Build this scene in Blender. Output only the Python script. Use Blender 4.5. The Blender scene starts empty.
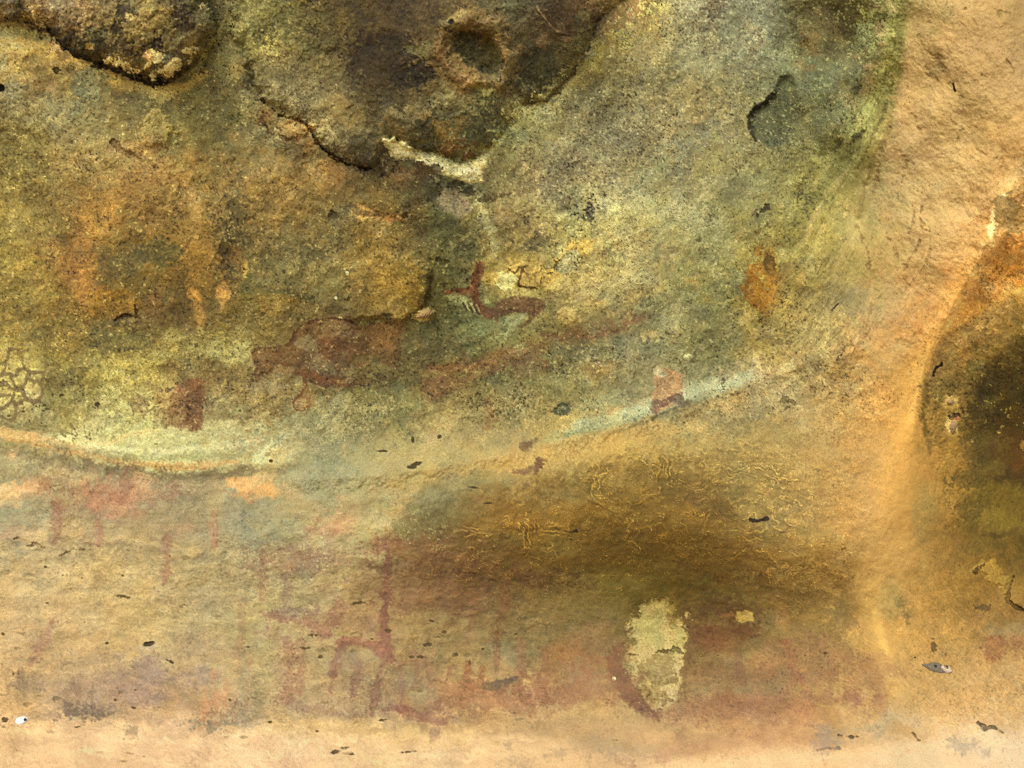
import bpy, math, time
import numpy as np

T0 = time.time()
STEP = 0.8            # spacing of the rock relief, in units of 1/1024 of the wall's width
# ------------------------------------------------------------------ set-up
CAMZ = 1.30
HALF = 0.643          # half width of the wall stretch at 1 m from the camera
BASE = 2.10           # mean distance of the wall


def axis(lo, a, b, hi, fine, coarse):
    inner = np.arange(a, b + fine * .5, fine)
    left = a - np.cumsum(np.linspace(fine, coarse, 400))
    left = left[left > lo][::-1]
    right = b + np.cumsum(np.linspace(fine, coarse, 400))
    right = right[right < hi]
    return np.concatenate([[lo], left, inner, right, [hi]])


us = axis(-500, -6, 1030, 1520, STEP, 9.0)
vs = axis(-370, -6, 774, 1150, STEP, 9.0)
U, V = np.meshgrid(us, vs)
U = U.astype(np.float32); V = V.astype(np.float32)
NV, NU = U.shape

# ------------------------------------------------------------------ noise
N = 2048
_fy = np.fft.fftfreq(N)[:, None]
_fx = np.fft.rfftfreq(N)[None, :]
_fr = np.sqrt(_fx * _fx + _fy * _fy) + 1e-9


def tex(seed, lo, hi, beta=1.0, ax=1.0, ay=1.0):
    """tileable spectral noise holding wavelengths lo..hi, unit deviation"""
    rng = np.random.default_rng(seed)
    w = rng.standard_normal((N, N)).astype(np.float32)
    f = np.fft.rfft2(w)
    fr = np.sqrt((_fx * ax) ** 2 + (_fy * ay) ** 2) + 1e-9
    amp = fr ** (-beta) * np.exp(-(fr * lo * .6) ** 2) * (1 - np.exp(-(fr * hi) ** 2))
    amp[0, 0] = 0
    t = np.fft.irfft2(f * amp, s=(N, N)).astype(np.float32)
    return t / t.std()


def samp(t, X, Y):
    X = X + 512.; Y = Y + 384.
    x0 = np.floor(X); y0 = np.floor(Y)
    fx = (X - x0).astype(np.float32); fy = (Y - y0).astype(np.float32)
    xi = x0.astype(np.int32) % N; yi = y0.astype(np.int32) % N
    x1 = (xi + 1) % N; y1 = (yi + 1) % N
    tf = t.ravel()
    a = tf[yi * N + xi]; b = tf[yi * N + x1]; c = tf[y1 * N + xi]; d = tf[y1 * N + x1]
    return (a + (b - a) * fx) * (1 - fy) + (c + (d - c) * fx) * fy


def ss(x, a, b):
    t = np.clip((x - a) / (b - a), 0, 1)
    return t * t * (3 - 2 * t)


T_broad = tex(1, 60, 500, 1.6)
T_mid = tex(2, 8, 120, 1.3)
T_mid2 = tex(3, 8, 120, 1.3)
T_med = tex(4, 3, 30, 1.0)
T_fine = tex(5, 1.6, 8, .6)
T_fine2 = tex(6, 1.6, 10, .7)
T_hair = tex(7, 1.2, 3, 0.0)
T_edge = tex(8, 4, 50, 1.4)
T_edge2 = tex(9, 4, 50, 1.4)
T_hue = tex(10, 10, 160, 1.4)
T_hue2 = tex(11, 6, 60, 1.2)

WX = samp(T_edge, U, V); WY = samp(T_edge2, U, V)


# ------------------------------------------------------------------ control grids
def grid_interp(G, x0, dx, y0, dy, X, Y):
    """cubic interpolation of a coarse table"""
    G = np.asarray(G, np.float32)
    H, W = G.shape
    gx = np.clip((X - x0) / dx, 0, W - 1.001); gy = np.clip((Y - y0) / dy, 0, H - 1.001)
    xi = np.floor(gx).astype(int); yi = np.floor(gy).astype(int)
    fx = gx - xi; fy = gy - yi

    def wts(t):
        return [(-.5 * t + t * t - .5 * t ** 3), (1 - 2.5 * t * t + 1.5 * t ** 3), (.5 * t + 2 * t * t - 1.5 * t ** 3), (-.5 * t * t + .5 * t ** 3)]
    wx = wts(fx); wy = wts(fy)
    out = 0
    for j in range(4):
        yy = np.clip(yi + j - 1, 0, H - 1)
        row = 0
        for i in range(4):
            xx = np.clip(xi + i - 1, 0, W - 1)
            row = row + wx[i] * G[yy, xx]
        out = out + wy[j] * row
    return out.astype(np.float32)


# mineral colours of the rock every 64 units (sRGB)
CG = """
75,58,35 95,75,48 105,88,55 85,75,50 105,98,62 82,72,45 90,72,48 100,78,55 95,85,60 78,58,32 125,105,60 125,122,90 118,115,90 90,78,45 150,128,80 212,160,105 205,155,100
150,125,70 135,112,65 95,80,50 85,75,50 115,105,70 95,85,60 80,65,42 110,85,55 80,65,40 105,95,58 140,130,85 135,130,90 118,118,90 105,100,70 165,130,85 205,155,100 210,160,105
122,107,62 125,115,75 125,108,65 110,98,62 115,100,65 110,95,65 85,72,45 95,80,48 135,125,75 128,118,75 130,120,80 140,128,85 122,115,75 122,114,70 185,145,95 205,160,100 215,160,95
120,103,52 118,98,55 125,95,52 125,98,58 130,100,55 120,95,52 105,85,50 100,95,62 130,115,75 140,130,85 145,135,90 135,130,85 140,135,85 150,140,85 185,155,100 200,155,95 185,135,75
135,120,65 120,95,50 110,88,48 125,95,50 105,88,55 110,95,60 125,100,55 100,95,60 150,132,78 155,145,85 150,140,85 140,135,85 145,135,75 165,150,85 195,160,95 200,150,90 175,115,50
130,110,58 120,95,45 105,90,52 100,82,45 115,98,55 105,88,50 108,88,48 95,90,55 125,115,70 150,130,72 130,120,75 125,122,75 135,118,60 170,150,95 190,150,95 195,135,70 130,100,55
155,145,85 130,118,65 150,135,75 140,120,75 125,108,65 120,104,62 118,108,62 118,98,58 122,110,65 135,118,68 140,125,80 155,142,92 185,160,105 185,150,90 200,145,75 125,98,52 65,50,26
150,135,90 175,155,105 180,170,115 190,180,120 175,155,100 150,140,95 165,145,90 175,150,95 180,145,90 185,150,90 190,150,85 185,150,90 185,150,90 185,145,85 205,150,80 160,120,65 70,52,28
150,135,100 160,130,90 150,125,90 150,130,95 150,135,100 178,150,98 175,150,95 130,105,62 150,110,55 140,105,50 135,100,48 140,105,55 170,135,80 185,140,80 200,150,85 165,125,65 95,75,35
200,165,110 200,165,110 195,160,105 178,148,102 180,150,105 175,140,95 155,115,75 130,90,55 125,90,50 130,100,50 110,82,32 125,92,38 140,105,55 165,125,65 195,150,85 165,125,65 130,100,50
205,165,110 200,160,105 195,160,105 182,152,102 180,150,100 175,140,95 165,125,80 160,125,80 150,115,75 140,105,65 130,105,60 125,90,55 130,100,60 150,115,70 195,145,80 185,140,80 170,125,75
215,170,115 190,155,110 180,145,105 190,150,105 190,155,105 180,145,100 170,135,95 185,140,90 195,150,100 190,150,100 180,140,90 165,120,80 160,110,75 175,130,80 190,145,90 205,155,95 210,165,105
235,190,135 238,190,135 238,192,138 238,192,138 238,192,138 235,190,130 230,185,120 228,185,125 220,175,115 215,170,110 200,160,110 210,160,105 215,160,110 220,165,110 225,180,125 225,180,130 230,190,140
"""
CGa = np.array([[[float(c) for c in t.split(',')] for t in l.split()] for l in CG.strip().splitlines()], np.float32)
Uw = U + WX * 9; Vw = V + WY * 9
C = np.stack([grid_interp(CGa[..., k], 0, 64, 0, 64, Uw, Vw) for k in range(3)], -1)

# relief every 128 units (metres towards the viewer)
HG = [[.24, .24, .20, .20, .19, .02, -.05, .20, .32],
      [.12, .14, .13, .14, .08, -.03, -.08, .15, .30],
      [.06, .06, .06, .06, .01, -.05, -.08, .09, .24],
      [.03, .02, .00, -.02, -.05, -.08, -.04, .07, .00],
      [.02, .02, .02, .03, .05, .05, .05, .10, -.08],
      [.07, .07, .06, .05, .00, -.01, .01, .08, .06],
      [.34, .34, .32, .29, .27, .26, .25, .27, .28],
      [.62, .62, .62, .60, .58, .56, .55, .56, .58],
      [.70, .70, .70, .70, .68, .68, .68, .68, .68]]
WB1 = samp(T_broad, U, V); WB2 = samp(T_broad, U + 700, V + 500)
Hh = grid_interp(HG, 0, 128, 0, 128, U + WB1 * 10, V + WB2 * 8)

# grain direction (degrees, counter-clockwise from the horizontal)
FG = [[10, 20, 60, 0, 50, 60, 75, 80, 90],
      [-20, 0, 60, -30, 30, 50, 60, 75, 85],
      [20, 0, 80, 0, 20, 30, 45, 70, 75],
      [-10, 0, 10, 5, 20, 20, 35, 50, 65],
      [0, -3, 10, 20, 10, 0, -15, 30, 80],
      [0, 0, 0, -8, -5, -3, -15, -50, -40],
      [0, 0, 0, -3, 0, 3, 5, -15, -20]]
FG = np.radians(np.array(FG, np.float32))
c2 = grid_interp(np.cos(2 * FG), 0, 128, 0, 128, U, V); s2 = grid_interp(np.sin(2 * FG), 0, 128, 0, 128, U, V)
TH = (.5 * np.arctan2(s2, c2)).astype(np.float32) + WX * .18
DX = np.cos(TH); DY = -np.sin(TH)
# streaks drawn out along the grain
streak = np.zeros_like(U); streak2 = np.zeros_like(U)
for k in range(-9, 10):
    a = k * 2.0
    X = U + DX * a; Y = V + DY * a
    streak += samp(T_med, X, Y)
    streak2 += samp(T_fine, X * 1. + 300, Y)
streak /= streak.std(); streak2 /= streak2.std()
print('fields', round(time.time() - T0, 1))

# texture strengths by region (0..1)
ORDER = {}
PARTID = np.zeros(U.shape, np.int16)      # which piece of rock each point belongs to
PART_NAMES = ['face']


def box(x0, y0, x1, y1, pad=30):
    i0 = np.searchsorted(us, x0 - pad); i1 = np.searchsorted(us, x1 + pad)
    j0 = np.searchsorted(vs, y0 - pad); j1 = np.searchsorted(vs, y1 + pad)
    return slice(max(j0, 0), min(j1, NV)), slice(max(i0, 0), min(i1, NU))


def d_line(pts, sl):
    """distance to a polyline and the interpolated half width"""
    X = U[sl]; Y = V[sl]
    best = np.full(X.shape, 1e9, np.float32); wid = np.zeros_like(best)
    P = [tuple(p) for p in pts]
    for (ax, ay, aw), (bx, by, bw) in zip(P[:-1], P[1:]):
        vx, vy = bx - ax, by - ay
        L = vx * vx + vy * vy + 1e-6
        t = np.clip(((X - ax) * vx + (Y - ay) * vy) / L, 0, 1)
        d = np.hypot(X - ax - t * vx, Y - ay - t * vy)
        m = d < best
        best = np.where(m, d, best); wid = np.where(m, aw + (bw - aw) * t, wid)
    return best - wid


def d_poly(pts, sl):
    X = U[sl]; Y = V[sl]
    best = np.full(X.shape, 1e9, np.float32); ins = np.zeros(X.shape, bool)
    n = len(pts)
    for k in range(n):
        ax, ay = pts[k]; bx, by = pts[(k + 1) % n]
        vx, vy = bx - ax, by - ay
        t = np.clip(((X - ax) * vx + (Y - ay) * vy) / (vx * vx + vy * vy + 1e-6), 0, 1)
        best = np.minimum(best, np.hypot(X - ax - t * vx, Y - ay - t * vy))
        if ay != by:
            c = ((ay > Y) != (by > Y)) & (X < (bx - ax) * (Y - ay) / (by - ay) + ax)
            ins ^= c
    return np.where(ins, -best, best)


def d_blob(cx, cy, rx, ry, rot, sl):
    a = math.radians(rot); X = U[sl] - cx; Y = V[sl] - cy
    x = X * math.cos(a) - Y * math.sin(a); y = X * math.sin(a) + Y * math.cos(a)
    q = np.hypot(x / rx, y / ry)
    return (q - 1) * min(rx, ry)


def shape(kind, data, rough=2.0, pad=30):
    if kind == 'l':
        xs = [p[0] for p in data]; ys = [p[1] for p in data]; w = max(p[2] for p in data)
        sl = box(min(xs) - w, min(ys) - w, max(xs) + w, max(ys) + w, pad)
        d = d_line(data, sl)
    elif kind == 'p':
        xs = [p[0] for p in data]; ys = [p[1] for p in data]
        sl = box(min(xs), min(ys), max(xs), max(ys), pad)
        d = d_poly(data, sl)
    else:
        cx, cy, rx, ry = data[:4]; rot = data[4] if len(data) > 4 else 0
        r = max(rx, ry)
        sl = box(cx - r, cy - r, cx + r, cy + r, pad)
        d = d_blob(cx, cy, rx, ry, rot, sl)
    if rough:
        d = d + rough * (WX[sl] * .7 + MED[sl] * .5 + FIN[sl] * .25)
    return sl, d


MED = samp(T_med, U, V); FIN = samp(T_fine, U, V); FIN2 = samp(T_fine2, U, V)
MIDN = samp(T_mid, U, V); MIDN2 = samp(T_mid2, U, V)
HAIR = samp(T_hair, U, V)


def data_y(kind, data):
    return data[1] if kind == 'b' else data[0][1]


def paint(kind, data, col, a=.8, soft=4, rough=2.0, brk=.3, part=None, dh=0, hs=None, mul=False):
    """lay a mineral or pigment colour; brk = how patchy; dh = relief it carries"""
    if kind == 'b' and soft >= 4 and data[1] < 450:
        soft *= .6; rough *= 1.9          # stains end in ragged, fairly crisp edges
    pad = 14 + soft * 2 + rough * 3
    sl, d = shape(kind, data, rough, pad)
    m0 = 1 - ss(d, -soft * .5, soft)
    m = m0
    if brk:
        pat = MED[sl] * .6 + FIN2[sl] * .7 + MIDN2[sl] * .4
        m = m0 * (1 - .75 * brk * ss(pat, -.3, 1.5))
    c = np.array(col, np.float32)
    if c[2] > .72 * c[0] and c[0] < 215:
        c[2] = .74 * c[0] - .02 * (c[2] - .72 * c[0])      # the grey minerals are warm greys
        c[0] *= 1.03
    py = data_y(kind, data)
    if c.sum() < 300 and kind == 'l' and py > 380 and dh:
        a = a * .8
        m = m * (1 - ss(d, -1.6, 1.0)) ** .5
    if abs(c[0] - c[1]) < 16 and c[0] < 190 and py > 455:
        a = a * .6                          # faint grey-green bloom only
    if c[0] - c[1] > .33 * c[0] and py > 470 and a > .3:
        a = a * .92; c[2] *= 1.04; c[1] *= 1.03
    m = (m * min(.95, a * 1.22))[..., None]
    if mul:
        C[sl] = C[sl] * (1 - m) + C[sl] * (c / 255.) * m
    else:
        C[sl] = C[sl] * (1 - m) + c * m
    if dh:
        h = hs if hs else soft
        Hh[sl] += dh * (1 - ss(d, -h, h * .3))
    if part:
        if part not in PART_NAMES:
            PART_NAMES.append(part)
        PARTID[sl] = np.where(m0 > .45, PART_NAMES.index(part), PARTID[sl])


def relief(kind, data, dh, soft=6, rough=2.0):
    sl, d = shape(kind, data, rough, 12 + 2 * soft)
    Hh[sl] += dh * (1 - ss(d, -soft, soft))


def setpart(name, kind, data, rough=3.0):
    sl, d = shape(kind, data, rough)
    if name not in PART_NAMES:
        PART_NAMES.append(name)
    PARTID[sl] = np.where(d < 0, PART_NAMES.index(name), PARTID[sl])


L = lambda w, *pts: [(p[0], p[1], w / 2 if len(p) < 3 else p[2] / 2) for p in pts]

# ================================================================== large pieces of the shelter
PILLAR = [(908, -400), (905, 0), (897, 60), (880, 112), (862, 155), (846, 200), (834, 250), (830, 300), (846, 350), (886, 395), (885, 470), (870, 540), (860, 610), (868, 660), (893, 700),
          (905, 705), (895, 650), (905, 590), (930, 520), (935, 470), (925, 420), (926, 372), (940, 330), (965, 285), (995, 235), (1008, 190), (1040, 150), (1600, 100), (1600, -400)]
setpart('pillar', 'p', PILLAR, 4)
HOLLOW = [(1040, 165), (1010, 195), (1000, 240), (968, 290), (944, 332), (929, 372), (928, 420), (938, 470), (934, 520), (940, 560), (975, 560), (1600, 620), (1600, 100)]
setpart('hollow', 'p', HOLLOW, 3)
LEDGE = [(-600, 705), (60, 714), (160, 716), (250, 716), (330, 728), (420, 726), (520, 722), (600, 724), (700, 728), (800, 735), (900, 728), (960, 715), (1100, 705), (1700, 705), (1700, 1300), (-600, 1300)]
setpart('ledge', 'p', LEDGE, 3)
SLAB = [(626, -400), (626, 0), (596, 22), (592, 45), (570, 78), (545, 103), (520, 108), (486, 150), (478, 180), (490, 250), (545, 262), (590, 300), (640, 312), (700, 300),
        (760, 270), (800, 222), (850, 160), (884, 100), (898, 40), (903, 0), (905, -400)]
setpart('slab', 'p', SLAB, 4)
LOWER = [(-600, 445), (0, 444), (60, 455), (120, 470), (180, 478), (260, 474), (300, 470), (350, 480), (420, 470), (500, 450), (560, 440), (640, 420), (690, 404), (750, 384),
         (860, 350), (893, 395), (885, 470), (870, 540), (860, 610), (868, 660), (893, 700), (905, 705), (960, 713), (900, 728), (800, 735), (700, 728), (600, 724), (520, 722), (420, 726), (330, 728),
         (250, 716), (160, 716), (60, 714), (-600, 705)]
setpart('lower_band', 'p', LOWER, 2)

BOULDER = [(-600, 60), (-80, 10), (0, 20), (25, 20), (38, 23), (51, 33), (63, 43), (74, 53), (96, 60), (114, 68), (132, 76), (152, 82), (173, 80), (188, 71), (203, 56), (216, 38), (218, 23), (212, 6), (205, -60), (180, -400), (-600, -400)]
MASS = [(330, -400), (240, -200), (225, -40), (232, 30), (250, 75), (262, 100), (280, 113), (300, 119), (312, 130), (322, 146), (337, 158), (352, 165), (374, 168), (386, 150), (392, 141), (408, 148), (422, 150),
        (438, 152), (459, 160), (477, 156), (497, 140), (514, 118), (524, 103), (546, 100), (568, 78), (586, 52), (592, 34), (597, 20), (612, 8), (626, -2), (650, -100), (700, -400)]
setpart('BOULDER', 'p', BOULDER, 2)
setpart('MASS', 'p', MASS, 2)


# step of the two overhanging masses
def lift(poly, dh, roll, rough=2.0):
    sl, d = shape('p', poly, rough, 60)
    t = np.clip(-d / roll, 0, 1)
    Hh[sl] += dh * np.sqrt(np.clip(1 - (1 - t) ** 2, 0, 1))


lift(BOULDER, .060, 26)
lift(MASS, .034, 34)
relief('b', (455, 85, 75, 75), .020, 45)

# ---- pale band under the boulder, upper left wall
P = paint
P('l', L(12, (-20, 30), (30, 32), (55, 45)), (112, 108, 68), .6, 5)
P('l', L(14, (-20, 46), (20, 47), (50, 52)), (178, 150, 86), .75, 5, brk=.4)
P('b', (60, 46, 9, 8), (182, 142, 98), .7, 4)
P('b', (72, 62, 14, 7, -20), (186, 156, 88), .7, 4)
P('l', L(10, (95, 70), (120, 84), (150, 92), (180, 88), (205, 74, 6)), (176, 146, 80), .65, 5, brk=.35)
P('b', (160, 96, 12, 5), (200, 172, 108), .6, 4)
P('b', (90, 84, 16, 14), (112, 112, 80), .7, 10)
P('b', (30, 95, 28, 18), (146, 130, 88), .6, 14)
P('b', (45, 90, 14, 10), (166, 128, 82), .55, 8)
P('b', (30, 108, 38, 20, -20), (132, 126, 92), .55, 14)
P('b', (75, 130, 16, 14), (120, 118, 84), .5, 10)
P('l', L(4, (60, 125), (80, 140), (84, 152), (96, 160)), (180, 158, 108), .5, 4, brk=.5)
P('b', (57, 70, 3, 2.5), (70, 62, 34), .85, 1.5, 1, 0, dh=-.004)
P('b', (1, 88, 3, 3.5), (30, 22, 10), .9, 1.2, .5, 0, dh=-.006)
P('b', (156, 128, 16, 18), (156, 132, 76), .7, 6, dh=.006)
P('l', L(4, (175, 105), (180, 120), (190, 135), (192, 150)), (170, 146, 88), .5, 4)
P('b', (210, 115, 26, 22), (95, 86, 54), .6, 16)
P('b', (195, 105, 20, 12), (104, 92, 56), .5, 10)
P('b', (240, 45, 26, 24), (112, 108, 70), .5, 16)
P('b', (225, 60, 12, 18), (128, 122, 88), .5, 8)
P('b', (247, 72, 8, 12), (74, 70, 50), .7, 5)
P('b', (236, 70, 5, 16), (160, 138, 92), .5, 5)
P('l', L(3, (112, 142), (122, 150), (132, 155), (144, 161), (156, 168)), (62, 46, 20), .85, 2, 1.2, .2, dh=-.004)
P('l', L(5, (128, 152), (150, 163)), (88, 74, 40), .7, 3)
P('l', L(2, (190, 168), (198, 157)), (64, 48, 24), .7, 2)
P('b', (140, 150, 26, 10), (150, 108, 66), .45, 10)
P('b', (150, 175, 30, 14), (142, 104, 60), .45, 12)
P('b', (20, 155, 38, 28), (112, 96, 44), .6, 20)
P('b', (70, 150, 20, 30), (140, 112, 62), .45, 16)
P('l', L(10, (30, 190), (50, 215), (75, 240)), (92, 76, 40), .55, 12)
P('b', (25, 225, 26, 18), (142, 124, 72), .6, 14)
P('b', (60, 235, 12, 8), (118, 106, 64), .5, 8)
P('b', (100, 215, 20, 30), (140, 104, 56), .5, 14)
P('b', (85, 265, 14, 40, 8), (152, 108, 62), .6, 10)
P('b', (70, 270, 10, 26, 30), (150, 106, 62), .55, 8)
P('b', (145, 215, 24, 16), (112, 86, 50), .45, 12)
P('b', (125, 235, 26, 14), (138, 108, 58), .5, 10)
P('b', (200, 210, 10, 50), (140, 106, 54), .5, 10)
P('l', L(6, (193, 150), (193, 200), (196, 240)), (160, 122, 76), .4, 6, brk=.5)
P('b', (192, 205, 6, 14), (168, 132, 84), .5, 5)
P('b', (160, 255, 18, 12), (82, 78, 48), .65, 8)
P('b', (125, 262, 22, 10), (92, 82, 52), .55, 8)
P('b', (235, 240, 14, 44), (84, 74, 46), .6, 12)
P('b', (228, 262, 10, 20), (72, 54, 30), .65, 7)
P('b', (250, 285, 8, 20), (82, 80, 46), .6, 6)
P('l', L(3, (246, 262), (245, 276)), (196, 162, 84), .8, 2.5, 2)
P('b', (240, 262, 6, 12), (140, 104, 52), .5, 4)
P('l', L(8, (193, 292), (199, 312), (201, 335, 4)), (182, 134, 74), .8, 3.5, brk=.2)
P('l', L(7, (222, 286), (221, 310, 5)), (174, 128, 74), .7, 3.5)
P('b', (223, 292, 6, 5), (184, 140, 90), .7, 3)
P('b', (153, 305, 12, 12), (120, 76, 44), .5, 7)
P('b', (118, 303, 24, 14), (142, 102, 36), .65, 8)
P('b', (108, 318, 18, 12), (134, 98, 40), .5, 7)
P('l', L(3, (116, 320), (124, 316), (137, 317, 4), (135, 305, 2)), (50, 36, 14), .9, 1.6, 1, 0, dh=-.005)
P('l', L(5, (118, 323), (136, 322)), (70, 62, 34), .7, 3)
P('b', (120, 342, 22, 10), (92, 84, 52), .5, 8)
P('l', L(2.5, (120, 350), (144, 349)), (60, 52, 32), .7, 2)
P('b', (160, 318, 40, 12), (110, 84, 46), .45, 10)
P('l', L(2.5, (0, 312), (20, 314), (40, 316)), (96, 74, 30), .6, 3)
P('b', (20, 280, 24, 14), (140, 116, 62), .5, 12)
P('b', (25, 300, 30, 12), (134, 116, 62), .5, 10)
P('b', (190, 345, 50, 16, 5), (152, 144, 92), .55, 12, brk=.6)
P('b', (230, 355, 22, 12, -10), (168, 162, 104), .55, 8, brk=.4)
P('b', (130, 372, 26, 12), (184, 166, 92), .6, 8, brk=.4)
P('b', (60, 335, 40, 14), (112, 96, 52), .5, 10)
P('b', (55, 375, 14, 14), (114, 96, 54), .45, 10)
P('b', (80, 350, 10, 24), (100, 84, 46), .45, 10)

# ---- boulder at upper left
for (x, y, r, ry, c, a) in [(20, 8, 22, 8, (58, 46, 26), .8), (60, 10, 26, 12, (112, 84, 50), .6), (60, 30, 18, 7, (72, 54, 30), .7), (95, 38, 14, 10, (82, 84, 58), .7),
                            (118, 22, 6, 18, (62, 50, 26), .8), (128, 12, 8, 10, (66, 54, 34), .6), (146, 20, 14, 22, (142, 122, 80), .55), (165, 25, 14, 16, (128, 106, 62), .5), (190, 25, 14, 14, (52, 42, 26), .8),
                            (182, 8, 8, 10, (58, 44, 28), .7), (205, 16, 9, 10, (104, 94, 62), .7), (203, 3, 7, 5, (178, 152, 112), .8), (125, 45, 14, 6, (88, 74, 48), .6), (75, 42, 16, 8, (66, 52, 28), .7),
                            (105, 50, 12, 7, (58, 50, 30), .7), (140, 50, 16, 9, (84, 64, 36), .6), (155, 48, 7, 7, (40, 30, 16), .75), (170, 60, 9, 6, (70, 74, 52), .75), (185, 50, 8, 12, (86, 66, 42), .6),
                            (195, 48, 7, 12, (112, 92, 56), .6), (205, 40, 6, 12, (96, 84, 52), .6), (150, 66, 22, 8, (82, 64, 38), .6)]:
    P('b', (x, y, r, ry), c, a, 6, 3, .4)
# blackened lip, pale grains and a painted-in shadow line along its lower edge
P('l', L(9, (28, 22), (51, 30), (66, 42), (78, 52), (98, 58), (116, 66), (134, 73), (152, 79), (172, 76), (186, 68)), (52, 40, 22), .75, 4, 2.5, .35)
for (x, y, r) in [(120, 62, 4), (128, 66, 5), (137, 70, 4), (146, 66, 4), (152, 74, 5), (160, 70, 4), (168, 74, 6), (176, 66, 5), (149, 54, 5), (166, 74, 4), (188, 52, 4), (190, 60, 4), (130, 18, 3), (158, 58, 4), (108, 60, 3), (115, 61, 3)]:
    P('b', (x, y, r, r * .8), (192, 170, 124), .75, 2, 3, .3)
P('b', (147, 56, 5, 4), (190, 140, 100), .7, 2)
P('l', L(2, (26, 22), (44, 27), (55, 37), (65, 47), (74, 55), (96, 62), (114, 70), (132, 78), (152, 84), (173, 82)), (30, 22, 10), .75, 1.5, 1.2, .2)  # dark line painting in the shadow under the boulder's edge
P('l', L(3.5, (185, 76), (197, 67), (207, 53), (217, 38), (222, 25)), (136, 128, 82), .7, 2.5, 1.5)
P('l', L(3, (34, 14), (36, 24), (44, 26)), (176, 150, 100), .6, 2)

# ---- dark overhanging mass, top centre
for (x, y, r, ry, c, a) in [(300, 15, 30, 14, (104, 98, 60), .5), (270, 20, 14, 20, (96, 90, 56), .5), (302, 42, 22, 14, (84, 78, 48), .6), (345, 20, 12, 14, (130, 108, 62), .4), (296, 66, 26, 12, (128, 118, 88), .6), (300, 88, 26, 16, (140, 124, 92), .65),
                            (335, 70, 20, 14, (116, 100, 66), .5), (388, 60, 40, 32, (64, 50, 28), .75), (378, 80, 26, 20, (72, 56, 32), .65), (412, 72, 18, 22, (56, 44, 24), .7), (330, 100, 30, 14, (112, 92, 58), .5),
                            (374, 100, 18, 12, (78, 66, 40), .6), (350, 118, 20, 12, (122, 96, 54), .5), (328, 130, 12, 14, (150, 132, 92), .6), (335, 145, 14, 10, (118, 104, 70), .6), (362, 152, 20, 16, (72, 62, 40), .7), (312, 118, 14, 8, (128, 112, 78), .6),
                            (360, 10, 30, 12, (86, 72, 42), .5), (400, 15, 26, 12, (100, 76, 50), .6), (436, 30, 14, 10, (112, 92, 64), .5), (457, 110, 32, 22, (100, 90, 64), .65), (445, 98, 16, 10, (130, 118, 88), .5),
                            (430, 128, 26, 14, (68, 60, 40), .65), (478, 130, 24, 20, (72, 68, 46), .65), (490, 100, 18, 14, (76, 70, 46), .5), (448, 132, 16, 13, (152, 110, 52), .7), (456, 147, 12, 8, (132, 88, 44), .65), (465, 148, 10, 5, (120, 70, 38), .6),
                            (394, 125, 14, 10, (120, 92, 56), .5), (408, 115, 8, 6, (150, 128, 92), .5), (400, 135, 14, 8, (136, 100, 48), .6), (500, 20, 16, 14, (104, 92, 64), .5), (514, 60, 9, 26, (134, 94, 52), .65), (508, 85, 8, 16, (120, 88, 48), .5),
                            (530, 22, 20, 14, (96, 82, 56), .5), (556, 20, 26, 18, (78, 56, 30), .7), (575, 12, 22, 12, (84, 60, 34), .6), (540, 68, 24, 22, (62, 58, 38), .75), (560, 58, 16, 16, (72, 64, 40), .6), (570, 36, 20, 4, (124, 96, 62), .6),
                            (548, 38, 12, 4, (132, 100, 66), .5), (528, 88, 14, 12, (66, 58, 36), .65), (505, 118, 14, 16, (96, 88, 58), .6), (570, 68, 10, 14, (100, 90, 56), .5), (580, 50, 6, 14, (88, 86, 46), .6), (422, 50, 6, 4, (150, 146, 120), .5)]:
    P('b', (x, y, r, ry), c, a, 7, 4, .4)
P('l', L(1.6, (533, 0), (540, 12), (551, 26), (560, 34)), (158, 122, 78), .7, 1.2, .8)
P('l', L(1.4, (556, 34), (575, 36), (590, 30)), (50, 38, 20), .6, 1.2, .8)
# socket
SOCK = [(453, 40), (460, 32), (474, 34), (488, 38), (499, 50), (503, 64), (497, 75), (482, 71), (466, 63), (455, 52)]
P('b', (477, 50, 36, 42, -15), (140, 106, 68), .6, 8, 3, .3)
P('l', L(6, (442, 30), (438, 48), (446, 64), (462, 78), (484, 90)), (164, 120, 80), .7, 4, 2, .3)
P('l', L(6, (446, 22), (462, 14), (480, 12), (494, 24), (500, 42)), (156, 122, 84), .65, 4, 2, .3)
P('l', L(3, (441, 22), (450, 20), (464, 12)), (186, 158, 122), .6, 2.5)
P('p', SOCK, (76, 68, 44), .92, 2.5, .8, .12, part='socket')
P('b', (484, 56, 11, 7), (74, 66, 44), .6, 5)
P('b', (490, 34, 11, 9), (104, 80, 34), .65, 4)
P('b', (451, 22, 2.5, 2.2), (44, 32, 18), .9, 1.2, .5, 0, dh=-.004)
relief('p', SOCK, -.020, 5, .6)
relief('l', L(12, (444, 26), (440, 50), (448, 68), (470, 82), (500, 82), (506, 60), (498, 30), (470, 18), (444, 26)), .014, 7)
P('l', L(1.6, (500, 50), (504, 66), (499, 78)), (58, 42, 24), .7, 1.3)
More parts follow.
